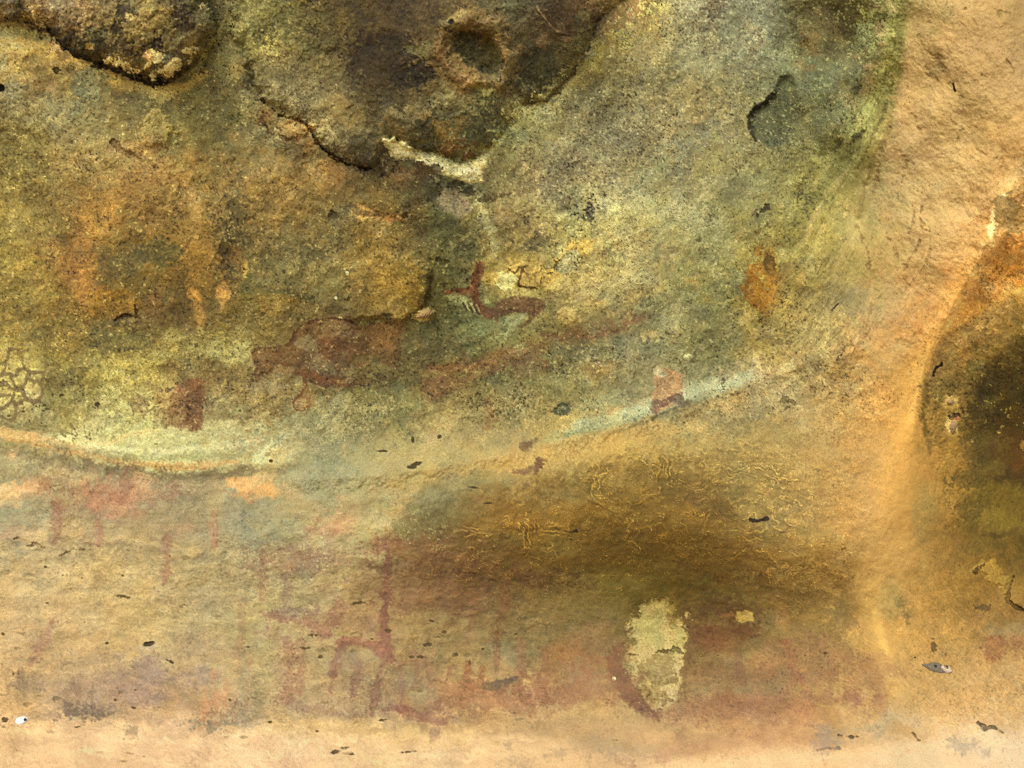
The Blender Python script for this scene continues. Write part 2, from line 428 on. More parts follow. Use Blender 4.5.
# crack below the left lobe, brown lumps under it
P('l', L(2.4, (262, 100), (272, 108), (280, 116), (298, 120), (308, 126), (314, 138), (324, 150), (336, 158), (350, 165), (374, 170)), (48, 34, 18), .8, 1.5, 1.5, .2, dh=-.008)
P('b', (288, 128, 18, 9), (156, 116, 66), .65, 5, dh=.006)
P('b', (270, 122, 10, 16), (112, 76, 40), .6, 5)
P('l', L(2.5, (262, 118), (268, 132), (280, 138), (296, 140)), (70, 48, 26), .6, 2)
P('b', (300, 145, 16, 14), (132, 92, 50), .55, 7)
P('b', (318, 166, 10, 10), (186, 146, 86), .45, 6, brk=.6)
P('b', (330, 175, 18, 12), (160, 112, 62), .55, 8)
P('b', (275, 165, 14, 12), (150, 122, 80), .5, 8)
P('b', (300, 185, 30, 14), (136, 104, 58), .5, 10)
# pale crust on the seam
CR = [(386, 142), (394, 138), (404, 142), (410, 150), (420, 152), (438, 155), (450, 161), (462, 164), (476, 160), (486, 154), (486, 166), (481, 180), (470, 183), (456, 179), (446, 176), (434, 172), (424, 165), (412, 160), (400, 160), (390, 154)]
P('l', L(3.5, (486, 158), (500, 141), (516, 126), (530, 114), (548, 104), (570, 84)), (196, 184, 126), .6, 2.5, 2.5, .5)
P('p', CR, (222, 202, 146), .92, 2.5, 2.0, .12, dh=.006, hs=3, part='crust')
P('l', L(3, (392, 146), (410, 156), (430, 163), (452, 170), (478, 170)), (244, 228, 178), .7, 3, 2, .3)
P('b', (396, 150, 7, 6), (232, 208, 152), .7, 3)
P('p', [(446, 182), (456, 180), (470, 186), (478, 190), (474, 196), (458, 192), (447, 188)], (62, 54, 38), .85, 2.5, 1.5)
P('p', [(436, 198), (444, 190), (458, 192), (468, 198), (472, 210), (466, 220), (456, 216), (444, 210)], (142, 128, 104), .85, 3, 2, .2)
P('b', (412, 176, 18, 12), (92, 72, 46), .6, 7)
P('b', (424, 190, 14, 14), (76, 70, 48), .7, 7)
P('b', (400, 172, 12, 8), (134, 94, 58), .5, 5)
P('b', (430, 172, 12, 8), (84, 64, 44), .6, 5)
P('l', L(1.6, (400, 160), (388, 176), (376, 172)), (60, 42, 22), .6, 1.5)
P('b', (440, 232, 26, 16), (84, 84, 58), .6, 10)
P('b', (468, 250, 16, 14), (90, 86, 54), .65, 8)
P('b', (412, 220, 12, 30), (92, 74, 46), .55, 8)
P('l', L(7, (476, 200), (484, 216), (490, 232), (494, 256)), (176, 170, 124), .75, 3.5, 2.5, .3)
P('b', (502, 210, 7, 12), (158, 132, 86), .6, 4)
P('l', L(1.6, (524, 206), (512, 194), (478, 200)), (62, 48, 26), .5, 1.4)
P('b', (443, 262, 5, 4), (70, 66, 40), .7, 2, dh=-.006)
P('b', (405, 215, 3, 3), (60, 44, 26), .7, 2, dh=-.004)
# ochre field in the centre
P('b', (380, 250, 32, 50), (142, 116, 62), .5, 14)
P('b', (400, 290, 26, 24), (152, 122, 56), .6, 10)
P('b', (372, 215, 14, 5, -5), (190, 140, 84), .6, 4)
P('b', (375, 225, 12, 8), (176, 150, 104), .55, 5)
P('b', (392, 218, 8, 4), (180, 118, 68), .55, 3)
P('l', L(2, (345, 208), (365, 214), (400, 214)), (92, 66, 34), .5, 2)
P('b', (332, 216, 5, 6), (84, 66, 38), .75, 2.5, dh=-.006)
P('b', (312, 255, 14, 9), (84, 76, 50), .6, 6)
P('b', (342, 228, 14, 20), (96, 86, 60), .5, 8)
P('b', (300, 275, 34, 12), (118, 106, 66), .5, 10)
P('b', (330, 290, 24, 10), (122, 112, 70), .5, 8)
P('l', L(4, (258, 290), (290, 293), (312, 300)), (72, 68, 36), .6, 3, 2, .4)
P('b', (272, 305, 24, 10), (142, 112, 54), .5, 8)
P('b', (362, 292, 5, 4), (70, 62, 34), .7, 2)
P('b', (347, 273, 1.5, 1.5), (240, 225, 170), .9, .8, 0, 0)
P('b', (336, 298, 1.5, 1.5), (240, 225, 170), .9, .8, 0, 0)
P('l', L(4, (428, 278), (427, 295), (420, 312), (412, 316)), (62, 48, 16), .85, 2.5, 1.2, .1)  # shadow of the small step, painted as a dark line
relief('p', [(380, 250), (428, 268), (428, 296), (420, 313), (400, 318), (350, 320), (345, 270)], .016, 4)
P('b', (415, 300, 10, 14), (128, 98, 32), .6, 5)
P('p', [(412, 318), (420, 309), (428, 306), (436, 312), (432, 319), (420, 322)], (196, 160, 102), .9, 1.5, 1, .1, dh=.009, hs=3)
P('b', (440, 290, 14, 30), (94, 88, 48), .55, 9)
P('b', (460, 325, 18, 14), (96, 96, 60), .55, 8)
P('l', L(1.6, (440, 284), (460, 282), (470, 282)), (72, 62, 34), .6, 1.5)

# ---- speckled slab
for (x, y, r, ry, rot, c, a) in [(640, 40, 40, 14, 40, (150, 138, 90), .35), (620, 30, 22, 8, 40, (150, 112, 70), .6), (608, 45, 26, 9, 42, (140, 112, 58), .55), (585, 70, 26, 10, 50, (134, 112, 62), .6), (600, 52, 8, 26, -50, (148, 140, 66), .5), (632, 12, 16, 7, 30, (156, 120, 76), .55),
                                 (660, 6, 22, 6, 25, (196, 196, 126), .7), (688, 9, 12, 7, 15, (196, 192, 156), .75), (640, 22, 22, 4, 35, (176, 164, 88), .55), (534, 112, 20, 9, 25, (196, 182, 122), .75), (560, 92, 16, 7, 40, (176, 160, 92), .55), (520, 128, 16, 8, 30, (172, 166, 106), .6),
                                 (575, 135, 50, 26, 20, (124, 112, 76), .45), (560, 165, 44, 22, 0, (138, 118, 80), .4), (600, 110, 30, 20, 30, (120, 112, 78), .4), (675, 75, 10, 12, 0, (98, 100, 78), .5), (700, 15, 30, 40, 0, (126, 124, 98), .4),
                                 (712, 15, 10, 14, 0, (104, 88, 64), .5), (756, 35, 6, 9, 20, (176, 156, 106), .6), (750, 60, 10, 22, -10, (122, 112, 86), .5), (700, 150, 30, 30, 20, (120, 112, 84), .4), (660, 170, 26, 10, 30, (142, 150, 108), .55), (690, 140, 22, 8, 25, (136, 140, 98), .5),
                                 (720, 155, 26, 12, 25, (156, 148, 84), .5), (590, 215, 10, 4, 45, (76, 72, 60), .6), (585, 206, 6, 3, 45, (66, 64, 56), .6), (552, 208, 10, 5, 30, (92, 84, 58), .5), (536, 243, 8, 4, 10, (100, 96, 76), .5), (540, 190, 26, 16, 0, (124, 106, 70), .4),
                                 (645, 205, 22, 14, 30, (160, 158, 100), .4), (700, 210, 24, 16, 20, (172, 170, 118), .45), (625, 230, 20, 12, 30, (192, 176, 104), .5), (622, 215, 10, 8, 0, (200, 188, 112), .5), (600, 255, 30, 10, 20, (158, 130, 84), .4), (640, 262, 40, 12, 20, (156, 138, 92), .35),
                                 (735, 60, 10, 30, 0, (128, 118, 88), .4), (820, 30, 26, 26, 20, (92, 76, 44), .5), (852, 20, 18, 20, 10, (78, 64, 30), .6), (870, 15, 10, 22, 0, (84, 72, 32), .6), (862, 55, 14, 26, -20, (108, 104, 70), .4), (870, 45, 8, 18, -20, (112, 108, 74), .4),
                                 (870, 33, 4, 12, -15, (176, 170, 104), .6), (822, 52, 26, 14, 0, (110, 98, 62), .4), (810, 45, 6, 12, 10, (136, 104, 62), .5), (822, 120, 18, 10, 20, (136, 130, 96), .45), (815, 135, 30, 16, 45, (122, 116, 78), .4), (846, 70, 10, 8, 0, (128, 120, 90), .4)]:
    P('b', (x, y, r, ry, rot), c, a, 7, 4, .45)
DENT = [(748, 118), (752, 109), (764, 102), (774, 92), (780, 76), (790, 74), (797, 84), (798, 96), (801, 110), (797, 124), (788, 138), (778, 146), (768, 146), (758, 140), (750, 130)]
P('p', DENT, (78, 80, 55), .9, 3.0, .7, .08, part='dent')
P('b', (786, 128, 8, 12), (92, 90, 60), .5, 5)
P('l', L(2.6, (756, 140), (749, 128), (749, 117), (756, 108), (767, 101), (775, 92)), (46, 42, 22), .8, 1.6, .8, .1)
sl, d = shape('p', DENT, .5, 40)
X = U[sl]
Hh[sl] -= .020 * (1 - ss(d, -7, 1)) * np.clip(1.15 - (X - 748) / 58., .1, 1)
P('b', (700, 238, 3, 3), (60, 56, 40), .5, 2)
P('l', L(3, (758, 214), (766, 209)), (66, 60, 38), .8, 1.5, dh=-.002)
P('l', L(2, (751, 217), (756, 210)), (70, 62, 36), .7, 1.4)
P('l', L(4, (735, 246), (742, 232)), (176, 148, 82), .6, 2)
P('b', (797, 107, 6, 20), (112, 104, 74), .5, 4)
# green curl between slab and pillar
P('l', L(20, (903, -10, 8), (893, 40, 14), (880, 90, 22), (855, 140, 34), (825, 180, 40), (795, 225, 44)), (140, 132, 70), .6, 10, 3, .35)
P('l', L(5, (902, 0), (894, 26), (884, 52)), (164, 152, 84), .5, 3, 2, .5)
P('l', L(4, (886, 60), (878, 86), (868, 108), (858, 130)), (152, 142, 76), .45, 3, 2, .5)
P('l', L(4, (900, 10), (898, 50), (888, 90), (876, 130), (866, 165)), (110, 92, 48), .6, 5, 2, .3)

P('l', L(3, (893, 66), (887, 80)), (50, 40, 20), .7, 1.6)
P('b', (858, 139, 4, 2.5, 30), (50, 42, 22), .9, 1.3, .5, 0, dh=-.003)
P('l', L(3, (847, 140), (856, 134)), (196, 186, 120), .6, 1.5)
P('l', L(1.6, (953, 84), (955, 91)), (46, 32, 16), .9, .8, .3, 0, dh=-.004)
P('l', L(6, (838, 165), (826, 190), (818, 200)), (186, 172, 106), .45, 4, brk=.6)
P('l', L(3, (850, 94), (862, 88)), (74, 66, 36), .6, 2)

# ---- yellow crust around the horned head
P('b', (498, 272, 22, 16), (176, 156, 88), .5, 8)
P('b', (540, 276, 34, 14), (184, 160, 92), .6, 8)
P('b', (520, 292, 22, 8), (196, 178, 110), .55, 5)
P('l', L(14, (548, 276), (560, 262), (572, 252), (584, 246)), (192, 158, 76), .75, 4, 2, .15)
P('b', (530, 262, 22, 6), (184, 156, 78), .5, 5)
P('p', [(506, 266), (528, 262), (548, 272), (543, 287), (530, 289), (518, 286), (512, 276)], (194, 162, 90), .7, 2, 1.5, .2, dh=.004, hs=2)
P('l', L(1.5, (508, 268), (515, 273), (519, 268), (524, 267), (520, 277), (518, 286), (530, 287), (539, 289), (542, 275), (554, 272), (557, 262), (566, 254), (572, 250)), (110, 82, 38), .8, 1.0, .8, .1)
P('p', [(556, 270), (562, 258), (570, 250), (580, 252), (578, 262), (572, 272), (562, 274)], (154, 148, 108), .85, 1.8, 1, .1, part='chip')
P('b', (505, 281, 9, 8), (232, 222, 158), .8, 2, 3, .35)
P('b', (489, 278, 7, 6), (204, 172, 92), .7, 3)
P('b', (568, 318, 11, 9), (196, 166, 94), .85, 2.5, 1.5, .1, dh=.006, hs=5)
P('b', (651, 336, 12, 7, 15), (190, 164, 96), .7, 3, 2, .3)
P('b', (640, 340, 10, 4, 50), (176, 158, 92), .5, 3)
P('b', (688, 357, 4.2, 3), (226, 218, 144), .95, 1, .3, 0, dh=.004, hs=2, part='white_spot')
P('b', (575, 290, 22, 12, 10), (172, 146, 96), .5, 7)
P('b', (595, 275, 26, 12, 10), (182, 156, 92), .45, 7)
P('b', (630, 280, 36, 10, 15), (174, 156, 98), .4, 8)
P('b', (690, 280, 10, 6, 10), (182, 156, 92), .55, 4)
P('l', L(6, (590, 305), (630, 298), (660, 288)), (170, 140, 74), .5, 5)
P('b', (610, 296, 10, 8), (120, 118, 84), .5, 6)
P('b', (725, 290, 30, 10, 30), (112, 118, 84), .55, 8)
P('b', (745, 275, 20, 6, 35), (116, 118, 80), .5, 6)
P('b', (680, 315, 22, 10, 20), (128, 128, 96), .45, 8)
P('b', (670, 320, 14, 8, 40), (160, 156, 112), .5, 5, brk=.7)
P('b', (715, 350, 26, 20), (128, 120, 68), .45, 12)
P('b', (765, 278, 14, 30, -8), (152, 104, 26), .75, 12, 3, .25)
P('b', (760, 292, 11, 14), (146, 96, 22), .6, 6)
P('b', (771, 268, 6, 12, 10), (84, 66, 26), .6, 5)
P('b', (774, 290, 10, 18), (178, 122, 42), .5, 7)
P('b', (790, 300, 16, 30), (150, 122, 60), .45, 12)
P('b', (815, 300, 34, 60, -15), (174, 152, 88), .4, 22, 3, .3)
P('b', (838, 296, 10, 8), (150, 138, 96), .45, 6)
P('b', (852, 300, 18, 14), (150, 138, 100), .45, 10)
P('l', L(1.4, (832, 310), (838, 304)), (44, 34, 14), .9, .8, .3, 0)

# reddish band running up across the centre, blue green below
P('l', L(13, (430, 374), (470, 366), (510, 352), (550, 342), (590, 332), (625, 322, 8)), (136, 98, 58), .6, 6, 3, .3)
P('l', L(5, (540, 335), (572, 340), (610, 334), (640, 318)), (130, 84, 54), .55, 4, 2, .4)
P('b', (605, 350, 34, 10, 15), (122, 122, 84), .5, 8)
P('b', (565, 350, 24, 8, 15), (118, 112, 70), .5, 8)
P('b', (520, 342, 22, 10, 10), (152, 134, 66), .45, 8)
P('b', (525, 368, 24, 10), (140, 100, 62), .5, 7)
P('b', (595, 370, 14, 10), (160, 122, 62), .5, 6)
P('b', (560, 385, 30, 12), (148, 134, 78), .5, 9)
P('b', (640, 380, 24, 12), (142, 128, 74), .5, 9)
P('b', (480, 330, 22, 9, 20), (132, 136, 92), .55, 6, brk=.6)
P('b', (495, 338, 16, 5, 30), (158, 156, 100), .55, 4, brk=.5)
P('l', L(3, (455, 350), (475, 342), (505, 328)), (92, 92, 58), .6, 2.5)

# ================================================================== crease, teal lip and lower wall
P('l', L(10, (548, 440, 8), (580, 427, 12), (620, 418, 14), (655, 405, 14), (690, 392, 13), (725, 384, 12), (752, 374, 8)), (176, 172, 126), .75, 4, 2.5, .3, part='pale_lip')
P('l', L(5, (560, 436), (600, 428), (636, 420)), (142, 150, 118), .55, 4, 2.5, .5)
P('l', L(4, (640, 412), (690, 394), (740, 380)), (184, 188, 148), .55, 3, 2.5, .5)
P('l', L(2.2, (548, 449), (580, 441), (610, 434), (640, 424), (664, 413), (690, 402)), (98, 86, 50), .65, 2, 1.5, .4)
relief('l', L(10, (300, 480), (360, 478), (440, 468), (500, 456), (548, 446), (600, 432), (650, 416), (700, 400), (750, 384), (800, 368), (860, 350)), .014, 12)
relief('l', L(20, (300, 500), (380, 500), (460, 490), (540, 472), (620, 452), (700, 430), (780, 404)), .010, 22)
relief('l', L(26, (260, 440), (360, 440), (450, 430), (540, 412), (620, 396), (700, 370), (770, 345)), -.012, 26)
P('l', L(16, (500, 468), (545, 456), (590, 444), (640, 434), (690, 418), (740, 402)), (206, 158, 88), .55, 8, 2, .3)
P('b', (545, 420, 24, 20), (182, 148, 82), .45, 10)
P('l', L(6, (552, 424), (590, 410), (620, 402)), (192, 160, 88), .5, 5, 2, .4)
P('b', (562, 409, 8, 5.5, 15), (92, 92, 60), .85, 2, 1, .2, dh=-.006)
P('b', (520, 400, 20, 18), (160, 136, 78), .4, 10)
P('b', (610, 400, 16, 8, 10), (150, 148, 98), .5, 6)
P('b', (795, 372, 40, 12, 25), (182, 160, 108), .4, 12)
P('l', L(3, (800, 368), (825, 360), (850, 345)), (132, 112, 60), .5, 3)
P('l', L(2.5, (838, 357), (848, 349)), (66, 52, 22), .8, 1.5)
P('b', (775, 372, 14, 8), (188, 150, 100), .4, 6)
P('b', (770, 352, 14, 12), (176, 148, 84), .4, 8)
P('b', (788, 404, 7, 4), (170, 142, 88), .7, 2)
P('l', L(1.3, (780, 402), (786, 399), (793, 402), (793, 407), (786, 409)), (124, 98, 52), .6, 1)
P('b', (730, 420, 20, 10), (150, 130, 86), .4, 8)
P('l', L(2, (665, 432), (680, 428), (700, 430), (706, 424)), (222, 176, 98), .55, 1.8, 2, .5)

# left lip
P('b', (150, 432, 110, 14, 5), (192, 184, 122), .5, 9, 3, .35)
P('l', L(12, (60, 438), (110, 436), (160, 440), (210, 432), (260, 425)), (202, 192, 132), .6, 5, 3, .3)
P('l', L(4, (64, 443), (110, 447), (160, 452), (215, 447), (262, 440), (300, 428)), (222, 210, 156), .6, 3, 2.5, .35)
P('l', L(3, (90, 436), (140, 432), (190, 426), (240, 420)), (220, 206, 148), .45, 3, 2.5, .4)
P('l', L(5, (70, 446), (110, 442), (150, 430), (200, 428)), (214, 178, 110), .45, 4, 3, .5)
P('l', L(4, (70, 440), (130, 430), (190, 418), (240, 412)), (168, 164, 104), .5, 4, 3, .5)
P('b', (20, 428, 40, 5, -4), (122, 108, 64), .65, 5)
P('b', (50, 424, 26, 10), (136, 122, 72), .4, 8)
P('l', L(9, (-10, 432, 10), (30, 438, 12), (60, 447), (100, 457), (140, 464), (175, 468, 10), (198, 467, 8), (235, 462, 4)), (198, 154, 92), .85, 3, 2, .12, part='orange_lip')
P('l', L(4, (40, 441), (90, 452), (130, 459)), (150, 138, 92), .5, 3)
P('l', L(4, (120, 456), (150, 460), (200, 456), (250, 455)), (132, 128, 76), .55, 3)
P('l', L(10, (-10, 448), (40, 458), (90, 468), (140, 474), (190, 478), (250, 472), (285, 470, 4)), (128, 110, 76), .7, 5, 2.5, .25)
P('b', (120, 482, 90, 12, -4), (138, 110, 78), .5, 9, 3, .4)
P('b', (30, 462, 36, 10), (146, 134, 100), .55, 8)
relief('l', L(9, (-200, 430), (-10, 434), (60, 447), (140, 462), (200, 467, 4), (300, 462, 0)), .007, 9)
relief('l', L(14, (-200, 444), (-10, 450), (60, 464), (140, 480), (220, 480, 8), (300, 470, 0)), -.004, 12)
for (x, y, r, ry, c, a) in [(13, 454, 5, 6, (216, 164, 112), .7), (14, 458, 8, 4, (190, 150, 104), .5), (10, 494, 18, 9, (224, 168, 108), .75), (30, 488, 14, 7, (214, 152, 104), .6), (45, 486, 5, 8, (150, 104, 72), .5), (85, 478, 10, 4, (206, 158, 102), .6), (76, 482, 5, 3, (216, 166, 112), .6),
                            (62, 474, 4, 3, (206, 160, 106), .5), (110, 492, 20, 12, (186, 132, 96), .6), (118, 505, 22, 14, (196, 134, 98), .6), (98, 500, 8, 14, (176, 124, 90), .5), (124, 486, 6, 14, (152, 104, 76), .5), (145, 478, 8, 4, (220, 170, 116), .7), (146, 493, 8, 5, (214, 162, 104), .65),
                            (187, 489, 9, 4, (226, 178, 122), .7), (212, 488, 8, 3, (206, 168, 116), .55), (252, 486, 20, 9, (232, 166, 98), .8), (248, 494, 16, 5, (226, 152, 86), .6), (268, 490, 12, 8, (230, 160, 88), .7), (262, 476, 10, 4, (214, 160, 106), .5), (28, 512, 26, 16, (152, 144, 112), .65), (45, 525, 12, 10, (146, 140, 112), .5),
                            (62, 500, 8, 24, (146, 116, 82), .45), (70, 528, 20, 6, (206, 166, 106), .5), (170, 510, 40, 14, (150, 130, 96), .4), (200, 500, 30, 14, (142, 124, 94), .45), (185, 495, 12, 12, (132, 112, 88), .4), (10, 532, 14, 8, (190, 140, 104), .5), (30, 538, 10, 8, (222, 178, 116), .6),
                            (225, 520, 16, 26, (166, 144, 104), .4), (250, 535, 14, 14, (140, 134, 106), .5), (185, 528, 16, 6, (190, 138, 102), .4), (120, 530, 30, 8, (176, 150, 108), .4), (216, 500, 6, 18, (184, 150, 100), .4)]:
    P('b', (x, y, r, ry), c, a, 5, 3, .4)
P('l', L(1.8, (0, 545), (18, 538), (34, 543), (44, 548)), (150, 112, 64), .35, 1.5, 1, .2, dh=-.005)
P('l', L(2, (60, 556), (74, 550), (100, 549)), (146, 110, 66), .3, 1.5, 1, .2, dh=-.004)
P('b', (30, 545.5, 3, 1.1), (90, 66, 36), .6, 1, .4, 0)
P('l', L(4, (100, 536), (130, 540), (165, 546), (200, 552)), (206, 168, 110), .5, 3)
P('l', L(2, (88, 549), (100, 550)), (96, 70, 40), .7, 1)
# blue-grey smear and orange sweeps, centre bottom of the crease
for (x, y, r, ry, rot, c, a) in [(330, 480, 26, 18, 10, (150, 142, 106), .4), (350, 470, 14, 8, 20, (144, 136, 100), .35), (325, 505, 22, 10, -5, (150, 146, 112), .4), (312, 420, 34, 18, 30, (140, 138, 96), .5), (330, 455, 14, 18, 0, (140, 134, 94), .35), (300, 500, 24, 6, -30, (206, 164, 110), .5),
                                 (285, 445, 22, 16, 35, (190, 170, 112), .5), (275, 460, 20, 9, 30, (198, 172, 108), .5), (268, 448, 10, 6, 40, (206, 206, 156), .5), (262, 455, 6, 9, 0, (196, 196, 136), .5), (275, 432, 16, 3, 35, (150, 156, 130), .5), (290, 520, 26, 12, -20, (196, 160, 106), .5), (270, 520, 6, 18, 25, (146, 144, 118), .55),
                                 (285, 535, 22, 10, 0, (148, 144, 116), .5), (345, 520, 12, 16, 0, (212, 150, 106), .6), (325, 530, 14, 8, 0, (206, 142, 104), .55), (372, 500, 30, 12, 20, (180, 156, 104), .4), (395, 512, 26, 6, 42, (218, 166, 106), .6), (370, 528, 18, 8, 10, (206, 172, 118), .6), (378, 540, 12, 5, 20, (186, 138, 96), .5), (330, 550, 34, 10, 0, (206, 166, 120), .45),
                                 (440, 450, 40, 10, 20, (196, 160, 100), .4), (420, 482, 60, 7, 15, (192, 150, 92), .45), (470, 468, 60, 8, 12, (206, 160, 94), .4), (398, 462, 26, 8, 20, (186, 156, 104), .45), (452, 490, 34, 10, 15, (150, 132, 92), .55), (430, 505, 20, 8, 15, (140, 136, 104), .5), (462, 510, 30, 12, 10, (134, 118, 76), .5),
                                 (500, 480, 30, 8, 10, (136, 120, 80), .5), (490, 500, 30, 10, 10, (150, 108, 56), .4), (437, 432, 12, 10, 0, (200, 160, 106), .5), (360, 415, 30, 10, 10, (158, 150, 96), .4), (400, 410, 16, 20, 20, (128, 124, 82), .5), (455, 410, 10, 26, 0, (170, 146, 92), .4), (330, 427, 16, 8, 25, (190, 170, 106), .5)]:
    P('b', (x, y, r, ry, rot), c, a, 6, 4, .45)
for (x, y, rx, ry, rot) in [(413, 439, 1.6, 3, 0), (439, 437, 2, 1.6, 30), (416, 464, 5, 1.8, 15), (412, 467, 4, 2, 0), (381, 451, 4, .9, 0), (474, 487.5, 4.5, 1.0, -8), (488, 503, 3.5, .9, 0), (271, 461, 1.8, 1.5, 0), (97, 404.5, 2, 1.4, 0), (62, 395, 2.2, 1.2, 0), (9, 416, 2.2, 1.2, 0), (21, 391, 2, 1, 0), (156, 444, 2, .8, 0)]:
    P('b', (x, y, rx, ry, rot), (74, 58, 30), .85, .8, .3, 0, dh=-.0015, hs=1.4)

# brown hollow, ridged
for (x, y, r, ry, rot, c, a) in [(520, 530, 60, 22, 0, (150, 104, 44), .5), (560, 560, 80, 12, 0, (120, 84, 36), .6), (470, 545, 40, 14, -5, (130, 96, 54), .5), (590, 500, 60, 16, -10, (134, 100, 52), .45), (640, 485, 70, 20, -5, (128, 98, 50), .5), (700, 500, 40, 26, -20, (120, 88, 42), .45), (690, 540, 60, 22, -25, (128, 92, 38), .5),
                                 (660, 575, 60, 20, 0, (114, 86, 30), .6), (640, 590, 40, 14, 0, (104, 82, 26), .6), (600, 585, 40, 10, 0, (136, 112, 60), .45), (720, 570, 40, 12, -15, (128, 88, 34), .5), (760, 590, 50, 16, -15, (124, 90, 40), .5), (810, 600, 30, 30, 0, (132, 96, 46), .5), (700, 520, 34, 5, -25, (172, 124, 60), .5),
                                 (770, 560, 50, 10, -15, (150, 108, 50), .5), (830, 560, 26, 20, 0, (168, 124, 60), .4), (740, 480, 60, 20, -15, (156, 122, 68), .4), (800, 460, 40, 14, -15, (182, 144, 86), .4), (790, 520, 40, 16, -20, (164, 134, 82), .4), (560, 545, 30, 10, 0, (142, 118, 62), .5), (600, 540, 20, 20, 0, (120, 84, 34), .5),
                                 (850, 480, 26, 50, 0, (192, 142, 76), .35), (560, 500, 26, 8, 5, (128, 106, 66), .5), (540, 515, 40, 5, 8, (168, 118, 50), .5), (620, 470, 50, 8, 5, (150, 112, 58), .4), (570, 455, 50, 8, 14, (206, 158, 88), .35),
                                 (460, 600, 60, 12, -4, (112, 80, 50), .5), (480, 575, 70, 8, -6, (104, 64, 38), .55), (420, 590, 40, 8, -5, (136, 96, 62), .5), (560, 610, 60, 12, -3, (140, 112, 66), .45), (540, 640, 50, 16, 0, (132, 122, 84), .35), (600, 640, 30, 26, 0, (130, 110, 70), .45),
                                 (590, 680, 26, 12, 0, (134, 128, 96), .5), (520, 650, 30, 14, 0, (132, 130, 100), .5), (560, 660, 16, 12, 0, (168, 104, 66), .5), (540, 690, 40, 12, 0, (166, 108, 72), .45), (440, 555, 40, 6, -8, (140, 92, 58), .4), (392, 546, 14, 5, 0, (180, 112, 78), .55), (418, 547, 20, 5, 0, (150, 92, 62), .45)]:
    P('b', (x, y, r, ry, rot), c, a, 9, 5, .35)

# painted and stained lower wall, right half
for (x, y, r, ry, rot, c, a) in [(720, 600, 26, 12, 0, (104, 82, 40), .5), (760, 620, 16, 10, 0, (126, 112, 84), .5), (700, 590, 14, 8, 0, (116, 92, 40), .5), (800, 640, 30, 18, 0, (136, 104, 60), .4), (840, 620, 16, 30, 0, (150, 112, 62), .35), (770, 660, 30, 6, 0, (180, 138, 82), .5), (760, 665, 14, 8, 0, (196, 138, 84), .5),
                                 (720, 655, 26, 6, 0, (164, 134, 84), .45), (720, 685, 50, 7, 0, (144, 130, 88), .3), (765, 690, 34, 5, 0, (156, 140, 96), .25), (740, 672, 24, 8, 0, (130, 96, 66), .45), (790, 680, 16, 14, 0, (128, 124, 100), .5), (845, 665, 26, 12, 0, (146, 110, 68), .4), (820, 690, 30, 8, 0, (174, 132, 84), .4),
                                 (830, 612, 12, 8, 0, (118, 106, 76), .4), (715, 610, 20, 10, 0, (104, 66, 38), .5), (740, 613, 20, 8, 0, (112, 70, 42), .4)]:
    P('b', (x, y, r, ry, rot), c, a, 7, 4, .45)
PATCH = [(640, 607), (652, 600), (660, 602), (666, 598), (674, 606), (676, 614), (688, 617), (688, 630), (686, 640), (690, 652), (683, 658), (681, 680), (676, 700), (664, 712), (655, 711), (648, 703), (644, 690), (635, 678), (628, 664), (626, 652), (629, 640), (629, 626), (636, 616)]
P('l', L(15, (619, 648, 8), (614, 660, 13), (618, 676, 16), (628, 692, 16), (642, 707, 13), (656, 716, 8)), (124, 76, 56), .8, 3.5, 2, .25, part='painted_curve')
P('p', PATCH, (210, 176, 122), .84, 2.2, 3.2, .30, part='flaked_patch', dh=-.006, hs=3)
P('l', L(7, (656, 614), (660, 632), (658, 646)), (158, 146, 100), .6, 3, 2, .4)
P('b', (672, 606, 4, 8), (150, 118, 60), .6, 3)
P('b', (673, 622, 4, 8), (140, 106, 60), .6, 3)
P('b', (656, 670, 17, 18), (146, 110, 62), .5, 4, 4, .55)
P('b', (655, 692, 12, 14), (140, 108, 58), .5, 4, 4, .6)
P('b', (650, 632, 14, 14), (196, 172, 112), .5, 4, 4, .5)
P('b', (680, 636, 7, 14), (190, 166, 104), .5, 3, 3, .5)
P('l', L(1.7, (630, 655), (645, 654), (658, 652), (668, 650)), (98, 68, 30), .8, 1.2, 1, .2, dh=-.004)
P('l', L(2.6, (673, 649), (681, 652), (688, 654)), (66, 52, 22), .8, 1.6, 1.6, .2, dh=-.004)
P('b', (614, 678.5, 1.9, 1.9), (240, 226, 190), .95, .7, .2, 0)
P('p', [(737, 612), (743, 612), (748, 610), (752, 613), (753, 620), (746, 621), (742, 624), (737, 621)], (208, 166, 92), .85, 1.6, 1, .15)
P('b', (724, 616, 7, 1.6, 10), (166, 104, 60), .6, 1.6)

# ledge colours
P('p', [(-60, 716), (40, 722), (120, 722), (200, 728), (260, 727), (330, 738), (420, 734), (500, 736), (560, 742), (620, 752), (700, 756), (780, 748), (860, 752), (930, 738), (1080, 728), (1080, 900), (-60, 900)], (240, 193, 139), .8, 9, 3, .12)
P('l', L(8, (-20, 702), (40, 706), (70, 716), (160, 712), (240, 726)), (214, 170, 112), .5, 6, 3, .3)
P('b', (320, 728, 60, 8), (232, 184, 112), .5, 8)
